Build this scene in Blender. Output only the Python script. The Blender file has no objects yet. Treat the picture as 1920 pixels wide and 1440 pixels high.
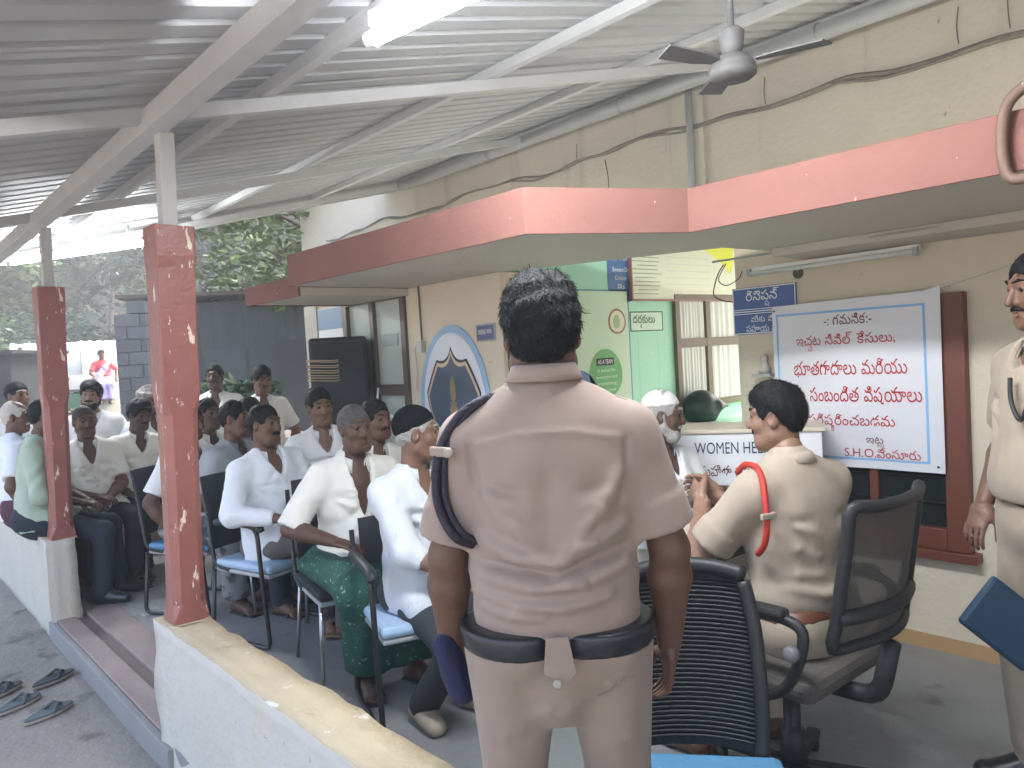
import bpy, bmesh, math, random
import numpy as np
from mathutils import Vector, Matrix
from mathutils.geometry import tessellate_polygon, interpolate_bezier
random.seed(7); rng = np.random.default_rng(7)
sc = bpy.context.scene
COL = sc.collection
R = math.radians
# ------------------------------------------------------------------ camera
# world: X into the building, Y along the veranda, Z up, veranda floor at z = 0 (metres)
YAW, PITCH, ROLL = R(41.2), R(2.3), R(3.3)
cd = bpy.data.cameras.new('camera'); cam = bpy.data.objects.new('camera', cd); COL.objects.link(cam)
fw = Vector((math.sin(YAW)*math.cos(PITCH), math.cos(YAW)*math.cos(PITCH), -math.sin(PITCH)))
rt = Vector((math.cos(YAW), -math.sin(YAW), 0)); up = rt.cross(fw)
cr = rt*math.cos(ROLL) - up*math.sin(ROLL); cu_ = rt*math.sin(ROLL) + up*math.cos(ROLL)
m = Matrix((cr, cu_, -fw)).transposed().to_4x4(); m.translation = (0, 0, 1.53)
cam.matrix_world = m
cd.sensor_width = 36; cd.lens = 27; cd.clip_end = 2000; cd.clip_start = .05
sc.camera = cam
# ------------------------------------------------------------------ sky, sun, exposure
SUN_EL, SUN_AZ = R(52), R(105)
w = bpy.data.worlds.new('World'); sc.world = w; w.use_nodes = True
nt = w.node_tree; bg = nt.nodes['Background']
sky = nt.nodes.new('ShaderNodeTexSky'); sky.sky_type = 'NISHITA'; sky.sun_disc = False
sky.sun_elevation = SUN_EL; sky.sun_rotation = SUN_AZ; sky.air_density = 1.0; sky.dust_density = 7.0; sky.ozone_density = .3
nt.links.new(sky.outputs[0], bg.inputs[0]); bg.inputs[1].default_value = .15
sl = bpy.data.lights.new('sun', 'SUN'); sl.energy = 1.2; sl.angle = R(16); sl.color = (1, .96, .9)
so = bpy.data.objects.new('sun', sl); COL.objects.link(so)
sd = Vector((math.sin(SUN_AZ)*math.cos(SUN_EL), math.cos(SUN_AZ)*math.cos(SUN_EL), math.sin(SUN_EL)))
so.rotation_euler = (-sd).to_track_quat('-Z', 'Y').to_euler()
vs = sc.view_settings; vs.view_transform = 'Standard'; vs.look = 'None'; vs.exposure = 2.82; vs.gamma = 1; vs.use_curve_mapping = False
sc.cycles.max_bounces = 8; sc.cycles.diffuse_bounces = 5; sc.cycles.use_denoising = True
# ------------------------------------------------------------------ materials
def srgb(r, g, b):
    return tuple(((x/255)/12.92 if x/255 <= .04045 else ((x/255+.055)/1.055)**2.4) for x in (r, g, b))
MATS = {}
def mat(name, col, rough=.65, var=.1, scale=6, bump=0., bscale=60, metal=0., emit=0., spec=.4, layers=(), alpha=1., sss=0., sheen=0., stretch=None, coat=0.):
    """Principled material with noise variation, bump and optional wear layers (colour, noise scale, threshold, softness, stretch)."""
    if name in MATS: return MATS[name]
    M = bpy.data.materials.new(name); M.use_nodes = True; t = M.node_tree; N = t.nodes; L = t.links
    b = N['Principled BSDF']; b.inputs['Roughness'].default_value = rough; b.inputs['Metallic'].default_value = metal
    b.inputs['Specular IOR Level'].default_value = spec
    if coat: b.inputs['Coat Weight'].default_value = coat
    if sheen: b.inputs['Sheen Weight'].default_value = sheen
    if sss:
        b.inputs['Subsurface Weight'].default_value = sss; b.inputs['Subsurface Radius'].default_value = (.012, .005, .003)
    tc = N.new('ShaderNodeTexCoord'); src = tc.outputs['Object']
    if stretch:
        mp = N.new('ShaderNodeMapping'); mp.inputs['Scale'].default_value = stretch; L.new(src, mp.inputs[0]); src = mp.outputs[0]
    n1 = N.new('ShaderNodeTexNoise'); n1.inputs['Scale'].default_value = scale; n1.inputs['Detail'].default_value = 6; n1.inputs['Roughness'].default_value = .6
    L.new(src, n1.inputs['Vector'])
    mx = N.new('ShaderNodeMix'); mx.data_type = 'RGBA'
    mx.inputs[6].default_value = (*[max(0, c*(1-var*1.6)) for c in col], 1); mx.inputs[7].default_value = (*[min(1, c*(1+var*1.6)) for c in col], 1)
    L.new(n1.outputs[0], mx.inputs[0]); out = mx.outputs[2]
    for (lc, lsc, th, soft, lst) in layers:
        mp = N.new('ShaderNodeMapping'); mp.inputs['Scale'].default_value = lst; L.new(tc.outputs['Object'], mp.inputs[0])
        nn = N.new('ShaderNodeTexNoise'); nn.inputs['Scale'].default_value = lsc; nn.inputs['Detail'].default_value = 8; nn.inputs['Roughness'].default_value = .65
        L.new(mp.outputs[0], nn.inputs['Vector'])
        rp = N.new('ShaderNodeMapRange'); rp.inputs[1].default_value = th; rp.inputs[2].default_value = th+soft; L.new(nn.outputs[0], rp.inputs[0])
        m2 = N.new('ShaderNodeMix'); m2.data_type = 'RGBA'; L.new(rp.outputs[0], m2.inputs[0]); L.new(out, m2.inputs[6]); m2.inputs[7].default_value = (*lc, 1); out = m2.outputs[2]
    L.new(out, b.inputs['Base Color'])
    if bump:
        n2 = N.new('ShaderNodeTexNoise'); n2.inputs['Scale'].default_value = bscale; n2.inputs['Detail'].default_value = 5; L.new(src, n2.inputs['Vector'])
        bp = N.new('ShaderNodeBump'); bp.inputs['Strength'].default_value = bump; bp.inputs['Distance'].default_value = .02
        L.new(n2.outputs[0], bp.inputs['Height']); L.new(bp.outputs[0], b.inputs['Normal'])
    if emit:
        b.inputs['Emission Color'].default_value = (*col, 1); b.inputs['Emission Strength'].default_value = emit
    if alpha < 1: b.inputs['Alpha'].default_value = alpha
    MATS[name] = M
    return M
CREAM = mat('cream_plaster', (.62, .55, .435), .8, .07, 1.5, .25, 30, layers=[((.55, .48, .37), 1.1, .56, .2, (1, 1, .25)), ((.30, .26, .2), 13, .68, .04, (1, 1, 1))])
CREAM2 = mat('upper_plaster', (.52, .475, .40), .85, .08, 1.2, .3, 25, layers=[((.36, .32, .26), 2.2, .56, .16, (1, 1, .10)), ((.26, .24, .2), 10, .68, .04, (1, 1, .5))])
SOFFIT = mat('soffit_plaster', (.52, .49, .43), .85, .06, 1.5, .2, 30)
PINK = mat('red_band_paint', (.205, .094, .077), .85, .12, 2, .12, 40, layers=[((.165, .078, .066), 1.4, .55, .2, (1, 1, 1)), ((.7, .6, .5), 22, .70, .02, (1, 1, 1))])
POST = mat('red_post_paint', (.275, .10, .084), .38, .14, 3, .18, 45, spec=.5, layers=[((.18, .06, .053), 2.2, .50, .2, (1, 1, .4)), ((.72, .60, .48), 14, .625, .015, (1.3, 1.3, .33)), ((.66, .56, .46), 34, .655, .015, (1, 1, .5))])
WHITEW = mat('whitewash', (.52, .50, .45), .8, .08, 3, .35, 28, layers=[((.52, .45, .34), 2.0, .55, .15, (1, 1, .5)), ((.30, .27, .24), 18, .67, .03, (1, 1, 1))])
WALLTOP = mat('worn_wall_top', (.47, .385, .26), .85, .13, 4, .5, 22, layers=[((.40, .30, .2), 9, .6, .08, (1, 1, 1)), ((.66, .62, .55), 5, .64, .05, (1, 1, 1))])
GREEN = mat('mint_green_paint', (.36, .68, .50), .6, .04, 2, .1, 40)
FLOOR = mat('cement_floor', (.23, .235, .235), .42, .25, 1.6, .12, 30, layers=[((.30, .295, .285), 2.2, .50, .2, (1, .5, 1)), ((.13, .13, .133), 5, .60, .1, (1, 1, 1))])
GROUND = mat('rough_concrete', (.245, .225, .198), .9, .22, 3, .5, 35, layers=[((.13, .12, .11), 4.5, .56, .1, (1, 1, 1)), ((.28, .265, .24), 7, .63, .08, (1, 1, 1)), ((.10, .095, .09), 30, .68, .05, (1, 1, 1))])
STEP = mat('pink_step_paint', (.28, .215, .195), .7, .14, 4, .25, 40, layers=[((.25, .2, .18), 3, .55, .15, (1, 1, 1)), ((.42, .36, .32), 22, .7, .05, (1, 1, 1))])
GROOVE = mat('brown_step_paint', (.16, .118, .108), .75, .14, 5, .25, 40)
KERB = mat('grey_kerb', (.25, .252, .255), .8, .1, 5, .3, 40)
ROOF = mat('roof_sheet_metal', (.41, .415, .425), .55, .08, 1.5, .05, 20, metal=.12, layers=[((.28, .26, .23), 1.6, .62, .15, (1, 4, 1))])
STEELW = mat('white_painted_steel', (.50, .50, .50), .45, .08, 5, .1, 40, layers=[((.32, .27, .22), 8, .68, .05, (1, 1, 1))])
BLACKM = mat('black_tube_metal', (.018, .019, .021), .35, .1, 10, spec=.5)
BLACKP = mat('black_plastic', (.022, .023, .025), .5, .12, 14, .1, 60)
CHROME = mat('worn_steel', (.42, .43, .44), .3, .1, 12, metal=.9)
DARKFAB = mat('dark_chair_fabric', (.03, .034, .04), .85, .15, 30, .3, 200)
BLUEP = mat('light_blue_seat', (.36, .49, .64), .5, .08, 6, .1, 60)
BLUED = mat('mid_blue_seat', (.085, .23, .38), .45, .1, 6, .1, 60)
GREYP = mat('grey_plastic', (.35, .36, .37), .5, .08, 8)
TABLE = mat('cream_laminate', (.62, .55, .43), .35, .06, 5, layers=[((.55, .47, .35), 3, .55, .3, (1, 6, 1))])
WOODW = mat('brown_window_wood', (.145, .045, .028), .45, .15, 5, .15, 50, stretch=(1, 1, .2))
GLASSD = mat('dark_glass', (.015, .02, .022), .06, .05, 3, spec=.6)
GLASSF = mat('frosted_glass', (.46, .52, .48), .3, .08, 2)
ALU = mat('bronze_aluminium', (.13, .105, .085), .4, .1, 6, metal=.3)
WPRINT = mat('white_print', (.78, .78, .80), .5, .03, 3)
BANNER = mat('white_flex_banner', (.66, .665, .70), .38, .03, 2, .12, 5)
BLUEL = mat('light_blue_print', (.22, .45, .72), .5, .04, 4)
BLUES = mat('sign_blue', (.065, .12, .33), .45, .06, 4)
NAVY = mat('navy_print', (.02, .03, .085), .5, .06, 4)
REDT = mat('red_lettering', (.42, .012, .018), .5, .15, 9)
BLACKT = mat('black_lettering', (.012, .012, .014), .6, .05, 4)
GOLD = mat('gold_print', (.22, .17, .09), .55, .06, 4)
TAN = mat('tan_print', (.55, .42, .30), .6, .06, 4)
KHAKI = mat('khaki_shirt_cloth', (.30, .225, .185), .82, .05, 3, .06, 400, sheen=.15)
KHAKI2 = mat('khaki_trouser_cloth', (.275, .21, .168), .82, .05, 3, .06, 400, sheen=.15)
KHAKI3 = mat('light_khaki_cloth', (.35, .285, .22), .82, .05, 3, .06, 400, sheen=.15)
BELT = mat('black_belt_leather', (.014, .017, .022), .3, .1, 12, .08, 90, spec=.55)
HAIR = mat('black_hair', (.009, .009, .010), .6, .35, 60, .3, 160, spec=.18)
GREYH = mat('grey_hair', (.32, .31, .29), .65, .25, 60, .4, 160)
LAMP = mat('lit_tube', (.93, .97, 1.0), .4, 0, 1, emit=46)
# ------------------------------------------------------------------ mesh helpers
def link(o, parent=None):
    COL.objects.link(o)
    if parent is not None: o.parent = parent
    return o
def tag(o, label=None, cat=None, group=None, kind=None):
    for k, v in (('label', label), ('category', cat), ('group', group), ('kind', kind)):
        if v: o[k] = v
    return o
def thing(name, label, cat, loc=(0, 0, 0), rz=0., group=None):
    o = bpy.data.objects.new(name, None); o.empty_display_size = .1; o.location = loc; o.rotation_euler = (0, 0, rz)
    return tag(link(o), label, cat, group)
class MB:
    def __init__(s): s.v = []; s.f = []
    def add(s, vs, fs):
        n = len(s.v); s.v += [tuple(map(float, p)) for p in vs]; s.f += [tuple(i+n for i in f) for f in fs]; return s
    def box(s, c, d, rz=0., rm=None):
        x, y, z = [k/2 for k in d]
        P = [Vector(q) for q in ((-x, -y, -z), (x, -y, -z), (x, y, -z), (-x, y, -z), (-x, -y, z), (x, -y, z), (x, y, z), (-x, y, z))]
        mt = rm if rm is not None else Matrix.Rotation(rz, 3, 'Z')
        return s.add([mt @ p + Vector(c) for p in P], [(0, 3, 2, 1), (4, 5, 6, 7), (0, 1, 5, 4), (1, 2, 6, 5), (2, 3, 7, 6), (3, 0, 4, 7)])
    def bb(s, a, b): return s.box([(p+q)/2 for p, q in zip(a, b)], [abs(q-p) for p, q in zip(a, b)])
    def bar(s, a, b, wd, ht, upv=(0, 0, 1)):
        a, b = Vector(a), Vector(b); d = (b-a); l = d.length; d.normalize(); sd_ = d.cross(Vector(upv)).normalized(); u = sd_.cross(d)
        return s.box((a+b)/2, (l, wd, ht), rm=Matrix((d, sd_, u)).transposed())
    def prism(s, poly, fr, z0, z1):
        O, X, Y, Z = [Vector(q) for q in fr]; n = len(poly)
        bot = [O+X*p[0]+Y*p[1]+Z*z0 for p in poly]; top = [O+X*p[0]+Y*p[1]+Z*z1 for p in poly]
        tri = tessellate_polygon([[Vector((p[0], p[1], 0)) for p in poly]])
        ar = sum(poly[i][0]*poly[(i+1) % n][1]-poly[(i+1) % n][0]*poly[i][1] for i in range(n)); ccw = ar > 0
        F = []
        for t in tri:
            a, b, c = [Vector((*poly[i], 0)) for i in t]; pos = (b-a).cross(c-a).z > 0
            t2 = t if pos else t[::-1]
            F.append(tuple(i+n for i in t2)); F.append(tuple(t2[::-1]))
        for i in range(n):
            j = (i+1) % n; F.append((i, j, j+n, i+n) if ccw else (j, i, i+n, j+n))
        return s.add(bot+top, F)
    def tube(s, pts, r, n=8, cap=True, closed=False):
        P = [Vector(p) for p in pts]; m_ = len(P); rr = r if isinstance(r, (list, tuple)) else [r]*m_
        vs, fs = [], []; nrm = None
        for i, p in enumerate(P):
            if closed: t = (P[(i+1) % m_]-P[i-1])
            else: t = (P[min(i+1, m_-1)]-P[max(i-1, 0)])
            t.normalize()
            if nrm is None:
                nrm = t.orthogonal().normalized()
            nrm = (nrm - t*nrm.dot(t)).normalized(); b = t.cross(nrm)
            for k in range(n):
                a = 2*math.pi*k/n; vs.append(p+(nrm*math.cos(a)+b*math.sin(a))*rr[i])
        for i in range(m_ if closed else m_-1):
            i2 = (i+1) % m_
            for k in range(n):
                k2 = (k+1) % n; fs.append((i*n+k, i*n+k2, i2*n+k2, i2*n+k))
        if cap and not closed:
            fs.append(tuple(range(n))[::-1]); fs.append(tuple((m_-1)*n+k for k in range(n)))
        return s.add(vs, fs)
    def lathe(s, prof, c, n=20, rm=None):
        vs, fs = [], []
        for (r, z) in prof:
            for k in range(n):
                a = 2*math.pi*k/n; p = Vector((r*math.cos(a), r*math.sin(a), z))
                vs.append((rm @ p if rm is not None else p)+Vector(c))
        for i in range(len(prof)-1):
            for k in range(n):
                k2 = (k+1) % n; fs.append((i*n+k, i*n+k2, (i+1)*n+k2, (i+1)*n+k))
        fs.append(tuple(range(n))[::-1]); fs.append(tuple((len(prof)-1)*n+k for k in range(n)))
        return s.add(vs, fs)
    def build(s, name, mt, parent=None, smooth=False, bevel=0., world=True, label=None, kind=None, cat=None, group=None, sub=0):
        me = bpy.data.meshes.new(name); vs_ = s.v
        if parent is not None and world:
            inv = PM(parent).inverted(); vs_ = [tuple(inv @ Vector(p)) for p in vs_]
        me.from_pydata(vs_, [], s.f)
        for mm in (mt if isinstance(mt, (list, tuple)) else [mt]): me.materials.append(mm)
        if smooth: me.polygons.foreach_set('use_smooth', [True]*len(me.polygons))
        me.update(); o = bpy.data.objects.new(name, me); link(o, parent)
        if bevel:
            bv = o.modifiers.new('bevel', 'BEVEL'); bv.width = bevel; bv.segments = 2; bv.limit_method = 'ANGLE'; bv.angle_limit = R(40)
        if sub:
            sb = o.modifiers.new('sub', 'SUBSURF'); sb.levels = sub; sb.render_levels = sub
        return tag(o, label, cat, group, kind)
def PM(o):
    m_ = Matrix.Translation(o.location) @ o.rotation_euler.to_matrix().to_4x4()
    return PM(o.parent) @ m_ if o.parent else m_
def copy_tree(o, parent=None):
    c = o.copy(); COL.objects.link(c); c.parent = parent
    for ch in [q for q in o.children]: copy_tree(ch, c)
    return c
def spl(pts, n=6, closed=False):
    """Catmull-Rom through the points"""
    P = [Vector(p) for p in pts]; out = []; m_ = len(P)
    g = (lambda i: P[i % m_]) if closed else (lambda i: P[max(0, min(m_-1, i))])
    for i in range(m_ if closed else m_-1):
        a, b, c, d = g(i-1), g(i), g(i+1), g(i+2)
        for k in range(n):
            t = k/n; out.append(.5*((2*b)+(c-a)*t+(2*a-5*b+4*c-d)*t*t+(3*b-a-3*c+d)*t**3))
    if not closed: out.append(P[-1])
    return out
def rnd(pts, r=.03, n=4):
    """polyline with rounded corners"""
    P = [Vector(p) for p in pts]; out = [P[0]]
    for i in range(1, len(P)-1):
        a = P[i]+(P[i-1]-P[i]).normalized()*r; b = P[i]+(P[i+1]-P[i]).normalized()*r
        for k in range(n+1):
            t = k/n; out.append(a*(1-t)**2+P[i]*2*t*(1-t)+b*t*t)
    out.append(P[-1]); return out
def ring_prof(p, n): return [(p[0]*math.cos(2*math.pi*i/n), p[1]*math.sin(2*math.pi*i/n)) for i in range(n)]
# ------------------------------------------------------------------ lettering
_dg = None
def glyph_loops(s, bold=0.):
    cu = bpy.data.curves.new('txt', 'FONT'); cu.body = s; cu.size = 1; cu.offset = bold; o = bpy.data.objects.new('txt', cu); COL.objects.link(o)
    bpy.context.view_layer.update(); dg = bpy.context.evaluated_depsgraph_get()
    c2 = o.evaluated_get(dg).to_curve(dg); loops = []
    for sp in c2.splines:
        bp = sp.bezier_points; n = len(bp); L_ = []
        for i in range(n):
            a, b = bp[i], bp[(i+1) % n]
            L_ += [(q.x, q.y) for q in interpolate_bezier(a.co, a.handle_right, b.handle_left, b.co, 5)[:-1]]
        if len(L_) > 2: loops.append(L_)
    o.to_curve_clear() if hasattr(o, 'to_curve_clear') else None
    bpy.data.objects.remove(o); bpy.data.curves.remove(cu)
    return loops
_gl = {}
BOLD = [0.]
def gl(s):
    k = (s, BOLD[0])
    if k not in _gl: _gl[k] = glyph_loops(s, BOLD[0])
    return _gl[k]
def area(L_): return .5*sum(L_[i][0]*L_[(i+1) % len(L_)][1]-L_[(i+1) % len(L_)][0]*L_[i][1] for i in range(len(L_)))
def inside(p, L_):
    c = False; j = len(L_)-1
    for i in range(len(L_)):
        if (L_[i][1] > p[1]) != (L_[j][1] > p[1]) and p[0] < (L_[j][0]-L_[i][0])*(p[1]-L_[i][1])/(L_[j][1]-L_[i][1])+L_[i][0]: c = not c
        j = i
    return c
def layout(s):
    """clusters split by '|', a subjoined letter follows '~' and hangs below its base"""
    if '|' not in s: return gl(s)
    out = []; x = 0
    def gq(s_, g_=gl):
        L_ = g_(s_); big = max(L_, key=lambda q: abs(area(q)))
        return L_ if area(big) > 0 else [q[::-1] for q in L_]
    for cl in s.split('|'):
        if cl.strip() == '': x += .32; continue
        base, *subs = cl.split('~'); L_ = gq(base)
        x0 = min(p[0] for q in L_ for p in q); x1 = max(p[0] for q in L_ for p in q)
        out += [[(p[0]-x0+x, p[1]) for p in q] for q in L_]
        for sb in subs:
            Q = gq(sb); sx0 = min(p[0] for q in Q for p in q); sx1 = max(p[0] for q in Q for p in q); sy = max(p[1] for q in Q for p in q)
            out += [[((p[0]-sx1)*.55+x+(x1-x0)+.04, (p[1]-sy)*.55-.04) for p in q] for q in Q]
        x += (x1-x0)+.055
    return out
def lettering(s, fr, width, mt, parent, height=None, name='lettering', arc=0., italic=0., bold=0.):
    """flat lettering of the given width centred at fr origin; fr=(O,right,up,normal)"""
    BOLD[0] = bold; loops = layout(s); O, X, Y, Z = [Vector(q) for q in fr]
    xs = [p[0] for q in loops for p in q]; ys = [p[1] for q in loops for p in q]
    kx = width/(max(xs)-min(xs)); ky = height/(max(ys)-min(ys)) if height else kx
    cx, cy = (max(xs)+min(xs))/2, (max(ys)+min(ys))/2
    ars = [area(q) for q in loops]; sgn = 1 if sum(ars) > 0 else -1
    outs = [i for i, a in enumerate(ars) if a*sgn > 0]; hol = [i for i, a in enumerate(ars) if a*sgn <= 0]
    mb = MB()
    for n_, i in enumerate(outs):
        hs = [loops[h] for h in hol if inside(loops[h][0], loops[i]) and abs(ars[h]) < abs(ars[i])]
        polys = [loops[i]]+hs; flat = [p for q in polys for p in q]
        tri = tessellate_polygon([[Vector((p[0], p[1], 0)) for p in q] for q in polys])
        V = []
        for p in flat:
            x, y = (p[0]-cx)*kx, (p[1]-cy)*ky
            y += arc*(x/width*2)**2
            V.append(O+X*x+Y*y+Z*(.0004*(n_ % 4)))
        F = []
        for t in tri:
            a, b, c = [V[k] for k in t]; F.append(tuple(t) if (b-a).cross(c-a).dot(Z) > 0 else tuple(t[::-1]))
        mb.add(V, F)
    return mb.build(name, mt, parent)
# ------------------------------------------------------------------ the setting
from mathutils import noise as mnoise
def rough_box(name, a, b, mats, amp=.006, seg=.05, parent=None, freq=9., rnd_edge=.012, **kw):
    """plastered masonry block: subdivided box, worn edges, uneven faces; mats = (side, top)"""
    a, b = Vector(a), Vector(b); d = b-a; n = [max(2, min(160, int(abs(k)/seg))) for k in d]
    vid = {}; V = []; F = []; MI = []
    def vert(i, j, k):
        key = (i, j, k)
        if key not in vid:
            p = Vector((a.x+d.x*i/n[0], a.y+d.y*j/n[1], a.z+d.z*k/n[2]))
            on = [(i == 0)-(i == n[0])*1, (j == 0)-(j == n[1])*1, (k == 0)-(k == n[2])*1]
            if sum(abs(q) for q in on) >= 2: p += Vector(on)*rnd_edge*(1+.9*mnoise.noise(p*7))
            q = mnoise.noise_vector(p*freq)*amp + mnoise.noise_vector(p*2.3)*amp*1.3
            if k == 0: q.z = 0
            vid[key] = len(V); V.append(p+q)
        return vid[key]
    for ax in range(3):
        u, v_ = [(1, 2), (2, 0), (0, 1)][ax]
        for side in (0, n[ax]):
            for i in range(n[u]):
                for j in range(n[v_]):
                    q = []
                    for (di, dj) in ((0, 0), (1, 0), (1, 1), (0, 1)):
                        c = [0, 0, 0]; c[ax] = side; c[u] = i+di; c[v_] = j+dj; q.append(vert(*c))
                    F.append(tuple(q) if side else tuple(q[::-1])); MI.append(1 if ax == 2 and side else 0)
    mb = MB(); mb.v = [tuple(p) for p in V]; mb.f = F
    o = mb.build(name, list(mats), parent, smooth=True, **kw)
    if len(mats) > 1: o.data.polygons.foreach_set('material_index', MI)
    return o
# ground: one sheet to the horizon, gently uneven close by
mb = MB(); NX = 90
xs = np.concatenate([np.linspace(-500, -8, 8), np.linspace(-7.5, 7.5, NX), np.linspace(8, 500, 8)])
ys = np.concatenate([np.linspace(-500, -5, 8), np.linspace(-4.5, 30, 160), np.linspace(32, 800, 10)])
V = [(x, y, -.12 + (0.010*mnoise.noise(Vector((x*1.7, y*1.7, 0)))-.004 if abs(x) < 8 and y < 31 else 0)) for y in ys for x in xs]
nx = len(xs); mb.add(V, [(j*nx+i, j*nx+i+1, (j+1)*nx+i+1, (j+1)*nx+i) for j in range(len(ys)-1) for i in range(nx-1)])
mb.build('ground', GROUND, smooth=True, kind='structure')
# veranda floor, kerb and painted steps of the doorway in the parapet
mb = MB().bb((1.17, -8, -.30), (9, 7.9, 0)); fl = mb.build('veranda_floor', FLOOR, kind='structure')
mb = MB().bb((.93, -8, -.30), (1.168, 3.3, -.002)); mb.bb((.93, 5.66, -.30), (1.168, 7.9, -.002)); mb.build('kerb', KERB, fl)
MB().bb((.905, 3.3, -.2), (.94, 5.66, -.012)).build('kerb', KERB, fl, bevel=.006)
MB().bb((.941, 3.3, -.2), (1.055, 5.66, -.004)).build('step_edge', STEP, fl, bevel=.007)
mb = MB().bb((1.057, 3.3, -.2), (1.115, 5.66, -.02)); mb.build('step_groove', GROOVE, fl)
MB().bb((1.116, 3.3, -.2), (1.30, 5.66, .006)).build('step_edge', STEP, fl, bevel=.005)
# parapet (low) walls
lw = rough_box('low_wall', (.925, -3.2, -.14), (1.075, 3.40, .50), (WHITEW, WALLTOP), .006, .045, rnd_edge=-.012)
tag(lw, 'cream low wall with worn plaster top running toward the camera', 'wall', 'low veranda walls')
lw2 = rough_box('low_wall', (.925, 5.60, -.14), (1.075, 9.2, .50), (WHITEW, WALLTOP), .006, .05, rnd_edge=-.012)
tag(lw2, 'whitewashed low wall where the man in pale green shirt sits', 'wall', 'low veranda walls')
lw3 = rough_box('low_wall', (1.09, 7.0, -.02), (2.75, 7.2, .44), (WHITEW, WALLTOP), .006, .06, rnd_edge=-.012)
tag(lw3, 'low cream bench wall across the far end of the veranda', 'wall', 'low veranda walls')
# red posts
def post(x, y, label):
    t = thing('red_post', label, 'post', (x, y, .5), group='red veranda posts')
    w0, ch = .07, .028
    def ring(hw, c): return [(-hw+c, -hw), (hw-c, -hw), (hw, -hw+c), (hw, hw-c), (hw-c, hw), (-hw+c, hw), (-hw, hw-c), (-hw, -hw+c)]
    lv = [(.0, w0, .004), (.03, w0, .004), (.085, w0-.004, ch), (.30, w0-.006, ch), (.50, w0-.005, ch), (.70, w0-.004, ch), (.86, w0-.002, ch), (.95, w0+.003, .004), (1.1, w0+.002, .004), (1.3, w0+.003, .004), (1.45, w0+.005, .004), (1.50, w0+.009, .006), (1.62, w0+.009, .006)]
    m_ = MB(); V = []
    for i, (z, hw, c) in enumerate(lv):
        j = [.002*mnoise.noise(Vector((x*9+k, z*6, y))) for k in range(8)]
        V += [(p[0]+j[k], p[1]+j[k], z) for k, p in enumerate(ring(hw, c))]
    F = [(i*8+k, i*8+(k+1) % 8, (i+1)*8+(k+1) % 8, (i+1)*8+k) for i in range(len(lv)-1) for k in range(8)]
    F += [tuple(range(8))[::-1], tuple((len(lv)-1)*8+k for k in range(8))]
    m_.add(V, F).build('shaft', POST, t, world=False)
    MB().box((0, 0, 1.62+.19), (.062, .062, .38)).build('steel_stub', STEELW, t, world=False, bevel=.004)
    t.rotation_euler = (.0185, .021, 0)
    rough_box('mortar_base', (x-.082, y-.085, .497), (x+.082, y+.085, .515), [WALLTOP], .004, .03, t)
    return t
post(1.02, 3.30, 'chipped red post nearer the camera with cream paint flakes')
post(1.02, 5.68, 'darker red post farther away beside the man in green shirt')
# ------------------------------------------------------------------ corrugated roof with its steel frame
RS, RY0, RY1 = .25, -8.15, 8.1  # roof run on unseen behind the camera to cut sky light; walls follow
def zr(x): return 2.665 + RS*(x-1.03)
rf = thing('veranda_roof', 'grey corrugated metal roof on white steel purlins and rafters', 'roof', (1.0, 3, 2.5))
def sheet(y0, y1):
    m_ = MB(); prof = []; y = y0; p = .165
    while y < y1-1e-6:
        prof += [(y, 0), (y+.062, 0), (y+.078, .03), (y+.104, .03), (y+.12, 0)]; y += p
    prof.append((y1+.03, .002)); X = [.05, .5, 1.0, 2.8, 4.2, 5.72]
    V = [(x, q[0], zr(x)+q[1]+(.004*mnoise.noise(Vector((x, q[0]*3, 1))))) for x in X for q in prof]; n = len(prof)
    F = [(i*n+k, (i+1)*n+k, (i+1)*n+k+1, i*n+k+1) for i in range(len(X)-1) for k in range(n-1)]
    m_.add(V, F).build('roof_sheet', ROOF, rf)
y = RY0
while y < RY1-.2: sheet(y, y+.99); y += .99
for x in (.12, 1.52, 2.85, 4.2, 5.4):
    MB().bar((x, RY0+.1, zr(x)-.032), (x, RY1-.05, zr(x)-.032), .045, .055).build('purlin', STEELW, rf)
MB().bar((1.02, RY0+.1, 2.535), (1.02, RY1-.05, 2.535), .08, .085).build('main_beam', STEELW, rf)
for y in (-6.3, -3.9, -1.48, .90, 3.30, 5.68, 7.98):
    MB().bar((.08, y, zr(.08)-.091), (5.6, y, zr(5.6)-.091), .055, .058).build('rafter', STEELW, rf)
MB().bar((.08, 8.12, zr(.08)-.05), (5.6, 8.12, zr(5.6)-.05), .03, .16).build('fascia_board', STEELW, rf)
# pipe and second rail under the high edge of the roof
gp = thing('gutter_pipe', 'grey plastic pipe slung under the high edge of the roof', 'pipe', (5.3, 3, 3.6))
MB().tube([(5.30, RY0, 3.635), (5.30, 2, 3.63), (5.31, 7.9, 3.635)], .06, 12).build('pipe', GREYP, gp, smooth=True)
for y in (-1, .8, 2.6, 4.4, 6.2): MB().tube([(5.30+.068*math.cos(a), y, 3.632+.068*math.sin(a)) for a in np.linspace(0, 6.28, 14)[:-1]], .006, 5, closed=True).build('clip', CHROME, gp)
# ------------------------------------------------------------------ building
bd = thing('station_building', 'cream police station building with red banded concrete canopy', 'building', (3.85, 3, 0))
XW, XB, YC0, YC1, YE = 3.85, 2.71, 2.43, 3.15, 5.42
MB().bb((XW, -8.2, -.05), (XW+.2, YC0, 2.139)).build('wall', CREAM, bd)
XU = 5.6
MB().bb((XU, -8.2, 2.2), (XU+.2, 11.2, 3.92)).build('upper_wall', CREAM2, bd)
MB().bb((XW+.002, YE, -.05), (XW+.2, 7.75, 2.139)).build('wall', CREAM, bd)
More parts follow.
